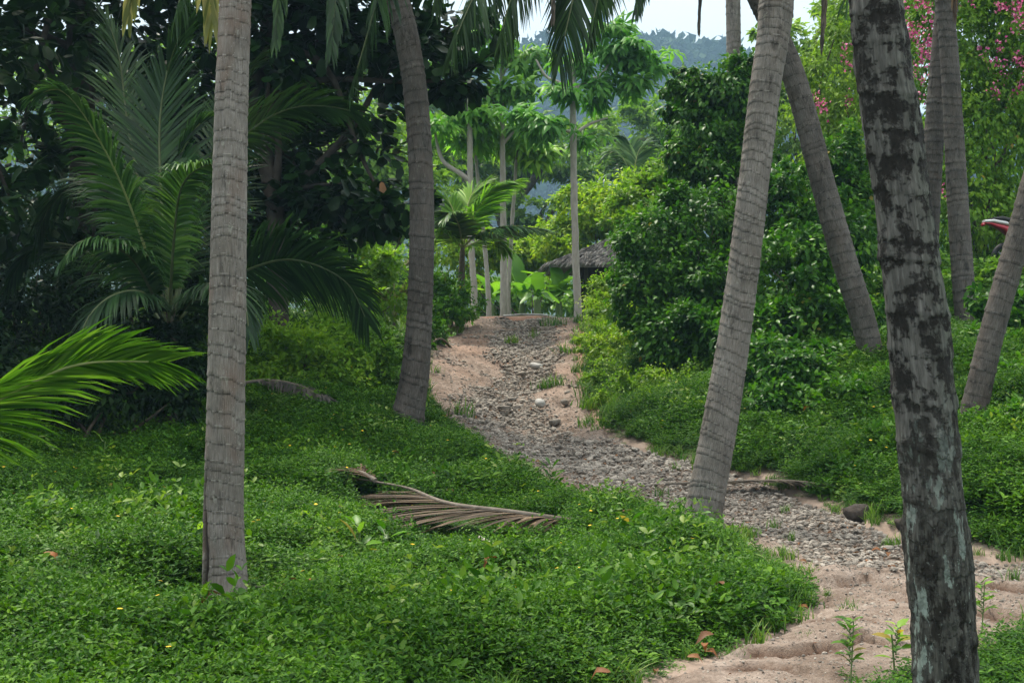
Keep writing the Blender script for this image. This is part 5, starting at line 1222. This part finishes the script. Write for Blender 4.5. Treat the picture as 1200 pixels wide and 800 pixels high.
# ------------------------------------------------------------------ hut
M['thatch'] = plain('weathered_thatch', (.125, .116, .108), .95, (.26, .245, .23), 30, .8, .1)
M['hutwood'] = plain('dark_hut_timber', (.03, .024, .02), .85, (.06, .048, .04), 12, .3)
hx = W(770, 0, 34)[0]; hy = 34.; hgz = hz(hx, hy)
hut = thing('hut', (hx, hy, hgz), 'small hut with a grey weathered thatch roof half hidden by bushes', 'hut')
ez = W(645, 309, 32)[2]; hw, hd, rise = hx-W(645, 308, 32)[0], 2., .72
mb = MB()
c4 = np.array([[hx-hw, hy-hd, ez], [hx+hw, hy-hd, ez], [hx+hw, hy+hd, ez], [hx-hw, hy+hd, ez]]); r2 = np.array([[hx-hw*.4, hy, ez+rise], [hx+hw*.4, hy, ez+rise]])
def slab(a, th=.09):
    a = np.asarray(a, float); n = np.cross(a[1]-a[0], a[2]-a[0]); n = n/np.linalg.norm(n)
    if n[2] < 0: n = -n
    b = a-n*th; k = len(a)
    mb.add(np.vstack([a, b]), [[i, (i+1) % k, k+(i+1) % k, k+i] for i in range(k)])
    for arr in (a, b):
        if k == 4: mb.add(arr, [[0, 1, 2, 3]])
        else: mb.add(arr, tris=[[0, 1, 2]])
slopes = [([c4[0], c4[1], r2[1], r2[0]]), ([c4[1], c4[2], r2[1]]), ([c4[2], c4[3], r2[0], r2[1]]), ([c4[3], c4[0], r2[0]])]
for s_ in slopes: slab(s_)
# thatch strips
rg = np.random.default_rng(9)
for s_ in slopes:
    s_ = np.asarray(s_); a, b_ = s_[0], s_[1]; tl = s_[3] if len(s_) == 4 else s_[2]; tr_ = s_[2]
    nn = np.cross(b_-a, tr_-a); nn = nn/np.linalg.norm(nn); nn = nn if nn[2] > 0 else -nn
    for k in range(1500):
        u = rg.random(); v = rg.random()
        p_ = (a*(1-u)+b_*u)*(1-v)+(tl*(1-u)+tr_*u)*v; dn_ = nrm(((a*(1-u)+b_*u)-(tl*(1-u)+tr_*u)))
        leaves(mb, (p_+nn*.035)[None], (dn_-nn*.02+rg.normal(size=3)*.05)[None], (nn+rg.normal(size=3)*.1)[None], .26+.14*rg.random(), .16, rg.random(), 's')
mb.build('roof', M['thatch'], hut, False)
for sx in (-1, 0, 1):
    for sy in (-1, 1):
        mb = MB(); x_, y_ = hx+sx*hw*.72, hy+sy*hd*.72; tube(mb, [(x_, y_, hz(x_, y_)-.1), (x_, y_, (hz(x_, y_)+ez)/2), (x_, y_, ez+.25)], [.07, .06, .06], 8, 8); mb.build('post', M['hutwood'], hut)
mb = MB(); box(mb, (hx+.1, hy+.15, (hgz+ez)/2+.1), (hw*1.38, hd*1.1, ez-hgz+.2)); mb.build('wall', M['hutwood'], hut, False)

# ------------------------------------------------------------------ scooter (only its tail shows)
M['red'] = plain('red_paint', (.35, .012, .03), .3, (.4, .015, .035), 3, 0, .5)
M['white'] = plain('white_paint', (.6, .6, .62), .3, (.65, .65, .67), 3, 0, .5)
M['black'] = plain('black_plastic', (.012, .012, .014), .45, (.02, .02, .022), 8)
M['steel'] = plain('steel', (.3, .3, .31), .35, (.4, .4, .41), 8, 0, .6)
sy = 22.6; tl = W(1152, 262, sy); sg = tl[2]-.86
sx0 = tl[0]
st = thing('scooter', (sx0+.75, sy, sg), 'parked scooter of which only the red and white tail shows behind the right edge palm', 'scooter')
def loft(secs, mat, name, seg=16):
    mb = MB(); V = []
    th = np.linspace(0, 2*np.pi, seg, endpoint=False)
    for (x, z, hw_, hh) in secs:
        V.append(np.stack([np.full(seg, sx0+x), sy+hw_*np.sign(np.cos(th))*np.abs(np.cos(th))**.7, sg+z+hh*np.sign(np.sin(th))*np.abs(np.sin(th))**.7], 1))
    V = np.array(V); n = len(V); i = np.arange(n-1)[:, None]*seg; j = np.arange(seg)[None]; j2 = (j+1) % seg
    mb.add(V.reshape(-1, 3), np.stack([i+j, i+j2, i+seg+j2, i+seg+j], -1).reshape(-1, 4))
    for e_ in (0, n-1): mb.add(np.vstack([V[e_], V[e_].mean(0)]), tris=[[a, (a+1) % seg, seg] for a in range(seg)])
    return mb.build(name, mat, st)
loft([(.0, .87, .06, .012), (.1, .855, .1, .022), (.3, .79, .13, .05), (.55, .66, .14, .13), (.75, .58, .12, .16), (.9, .42, .1, .1)], M['red'], 'rear_fairing')
loft([(.01, .895, .07, .024), (.15, .9, .115, .034), (.35, .86, .13, .04), (.5, .80, .1, .014)], M['white'], 'side_stripe')
loft([(.1, .93, .08, .02), (.3, .935, .12, .05), (.6, .86, .13, .05), (.85, .82, .11, .045), (.98, .78, .05, .03)], M['black'], 'seat')
loft([(1.0, .35, .14, .04), (1.15, .45, .17, .12), (1.28, .68, .18, .18), (1.34, .85, .1, .06)], M['red'], 'leg_shield')
loft([(.8, .3, .12, .05), (1., .28, .13, .05), (1.2, .3, .12, .05)], M['black'], 'floorboard')
def wheel(cx):
    w_ = MB(); a = np.linspace(0, 2*np.pi, 33)
    tube(w_, np.stack([sx0+cx+.23*np.cos(a), np.full(33, sy), sg+.28+.23*np.sin(a)], 1), .045, 10, 66)
    o = w_.build('wheel', M['black'], st)
    h_ = MB()
    for k in range(5):
        b_ = k*2*math.pi/5; tube(h_, [(sx0+cx, sy, sg+.28), (sx0+cx+.2*math.cos(b_), sy, sg+.28+.2*math.sin(b_))], [.02, .014], 6, 4)
    r_ = h_.build('rim', M['steel'], o)
wheel(.4); wheel(1.55)
mb = MB(); tube(mb, [(sx0+1.55, sy, sg+.28), (sx0+1.42, sy, sg+.6), (sx0+1.28, sy, sg+1.02)], [.03, .03, .025], 8, 10); mb.build('fork', M['steel'], st)
mb = MB(); tube(mb, [(sx0+1.2, sy-.33, sg+1.05), (sx0+1.28, sy-.15, sg+1.02), (sx0+1.28, sy+.15, sg+1.02), (sx0+1.2, sy+.33, sg+1.05)], .016, 8, 16); mb.build('handlebar', M['black'], st)
for s_ in (-1, 1):
    mb = MB(); tube(mb, [(sx0+1.25, sy+s_*.25, sg+1.03), (sx0+1.24, sy+s_*.27, sg+1.2)], .007, 6, 4); ball(mb, (sx0+1.24, sy+s_*.28, sg+1.23), (.02, .06, .04)); mb.build('mirror', M['black'], st)
mb = MB(); ball(mb, (sx0-.0, sy, sg+.84), (.03, .07, .03)); mb.build('tail_lamp', M['red'], st)

# ------------------------------------------------------------------ far hills
mb = MB()
nxh, nyh = 260, 40
hxv = np.linspace(-420, 420, nxh); hyv = np.linspace(330, 640, nyh)
HX, HY = np.meshgrid(hxv, hyv)
rid = np.exp(-((HY-520)/95.)**2)
prof = 91+14*np.sin(HX/70+1.)+10*np.sin(HX/31)+.10*HX*0
prof = prof+10*fbm(HX/60, HY/60, 0, 61, 3)
HZ = -3+rid*(prof+1.2)+rid*(6*fbm(HX/9, HY/9, 0, 62, 3)+3*np.abs(fbm(HX/4, HY/4, 0, 63, 2)))
i = np.arange(nyh-1)[:, None]*nxh; j = np.arange(nxh-1)[None]
mb.add(np.stack([HX, HY, HZ], -1).reshape(-1, 3), np.stack([i+j, i+j+1, i+nxh+j+1, i+nxh+j], -1).reshape(-1, 4))
M['hill'] = plain('forested_hillside', (.014, .03, .016), .95, (.03, .055, .025), .12, 0)
tag(mb.build('hills', M['hill']), 'blue forested hills far behind', 'hills', kind='structure')
mb = MB()
rg = np.random.default_rng(77); nT = 16000
tx = rg.uniform(-230, 260, nT); ty = rg.uniform(420, 530, nT)
fx = np.clip((tx-hxv[0])/(hxv[1]-hxv[0]), 0, nxh-2); fy = np.clip((ty-hyv[0])/(hyv[1]-hyv[0]), 0, nyh-2)
tz = HZ[np.round(fy).astype(int), np.round(fx).astype(int)]
nl_ = 6
P = np.repeat(np.stack([tx, ty, tz+2], 1), nl_, 0)+rg.normal(size=(nT*nl_, 3))*np.array([1.6, 1.6, 1.8])
leaves(mb, P, rdir(rg, len(P)), rdir(rg, len(P))+[0, 0, .8], 2.6+1.6*rg.random(len(P)), .8, rg.random(len(P)), 's')
M['hillleaf'] = leaf_mat('far_hill_leaf', [(.012, .028, .016), (.02, .045, .02), (.035, .06, .025)], 0, .8, spec=.05)
tag(mb.build('hill_forest', M['hillleaf']), 'far forest covering the blue hills', 'forest', kind='stuff')

# ------------------------------------------------------------------ haze
hb = MB(); box(hb, (0, 0, 65.), (1900, 1900, 140.))
m, nt, out = newmat('haze_air')
pv = ND(nt, 'ShaderNodeVolumePrincipled'); pv.inputs['Color'].default_value = (.42, .68, .92, 1); pv.inputs['Density'].default_value = .00065
pv.inputs['Anisotropy'].default_value = .0
nt.links.new(pv.outputs[0], out.inputs['Volume'])
HAZE = True
if HAZE: tag(hb.build('haze', m, None, False), 'pale humid haze in the air', 'haze', kind='stuff')

# ------------------------------------------------------------------ light
SUN_EL, SUN_AZ = 60., 328.       # azimuth clockwise from +Y (camera looks along +Y)
w = bpy.data.worlds.new('World'); sc.world = w; w.use_nodes = True
nt = w.node_tree; nt.nodes.clear()
wo = nt.nodes.new('ShaderNodeOutputWorld'); bg = nt.nodes.new('ShaderNodeBackground')
sky = nt.nodes.new('ShaderNodeTexSky'); sky.sky_type = 'NISHITA'; sky.sun_disc = False
sky.sun_elevation = rad(SUN_EL); sky.sun_rotation = rad(SUN_AZ); sky.air_density = 1.; sky.dust_density = 3.; sky.ozone_density = 1.
tcn = nt.nodes.new('ShaderNodeTexCoord')
n1 = noise(nt, tcn.outputs['Generated'], 2.2, 6, .55)
cl = ramp(nt, n1, [(.3, (.8, .8, .8)), (.6, (.96, .96, .96))])
sx_ = ND(nt, 'ShaderNodeSeparateXYZ'); nt.links.new(tcn.outputs['Generated'], sx_.inputs[0])
zz_ = mth(nt, 'MAXIMUM', sx_.outputs['Z'], 0.)
lum = mth(nt, 'MULTIPLY_ADD', zz_, 11.8, 3.0)          # an overcast sky is about three times brighter overhead than at the horizon
cmb = ND(nt, 'ShaderNodeCombineXYZ')
for k_, f_ in enumerate((None, 1., None)): nt.links.new(mth(nt, 'MULTIPLY', lum, f_ if f_ else mth(nt, 'MULTIPLY_ADD', zz_, (.16, 0, -.12)[k_], (.86, 1, 1.06)[k_])), cmb.inputs[k_])
mc = mix(nt, cl, sky.outputs[0], cmb.outputs[0])
nt.links.new(mc, bg.inputs['Color']); bg.inputs['Strength'].default_value = .05
nt.links.new(bg.outputs[0], wo.inputs['Surface'])
sd_ = bpy.data.lights.new('sun', 'SUN'); sd_.energy = 1.5; sd_.angle = rad(10); sd_.color = (1., .93, .80)
so = bpy.data.objects.new('sun', sd_); col.objects.link(so)
az, el = rad(SUN_AZ), rad(SUN_EL)
dv = Vector((math.sin(az)*math.cos(el), math.cos(az)*math.cos(el), math.sin(el)))
so.rotation_euler = dv.to_track_quat('Z', 'Y').to_euler(); so.location = (0, 0, 30)

# ------------------------------------------------------------------ camera
cd = bpy.data.cameras.new('camera'); cd.sensor_width = 36; cd.lens = 36*F/1200.; cd.clip_end = 3000; cd.clip_start = .05
co = bpy.data.objects.new('camera', cd); col.objects.link(co); co.location = (0, 0, CZ); co.rotation_euler = (rad(90), 0, 0)
sc.camera = co
vs = sc.view_settings; vs.view_transform = 'Standard'; vs.look = 'None'; vs.gamma = 1.; vs.use_curve_mapping = False
vs.exposure = 2.15
cy = sc.cycles
cy.max_bounces = 6; cy.diffuse_bounces = 3; cy.glossy_bounces = 2; cy.transmission_bounces = 4; cy.transparent_max_bounces = 4; cy.volume_bounces = 0
cy.sample_clamp_indirect = 6.
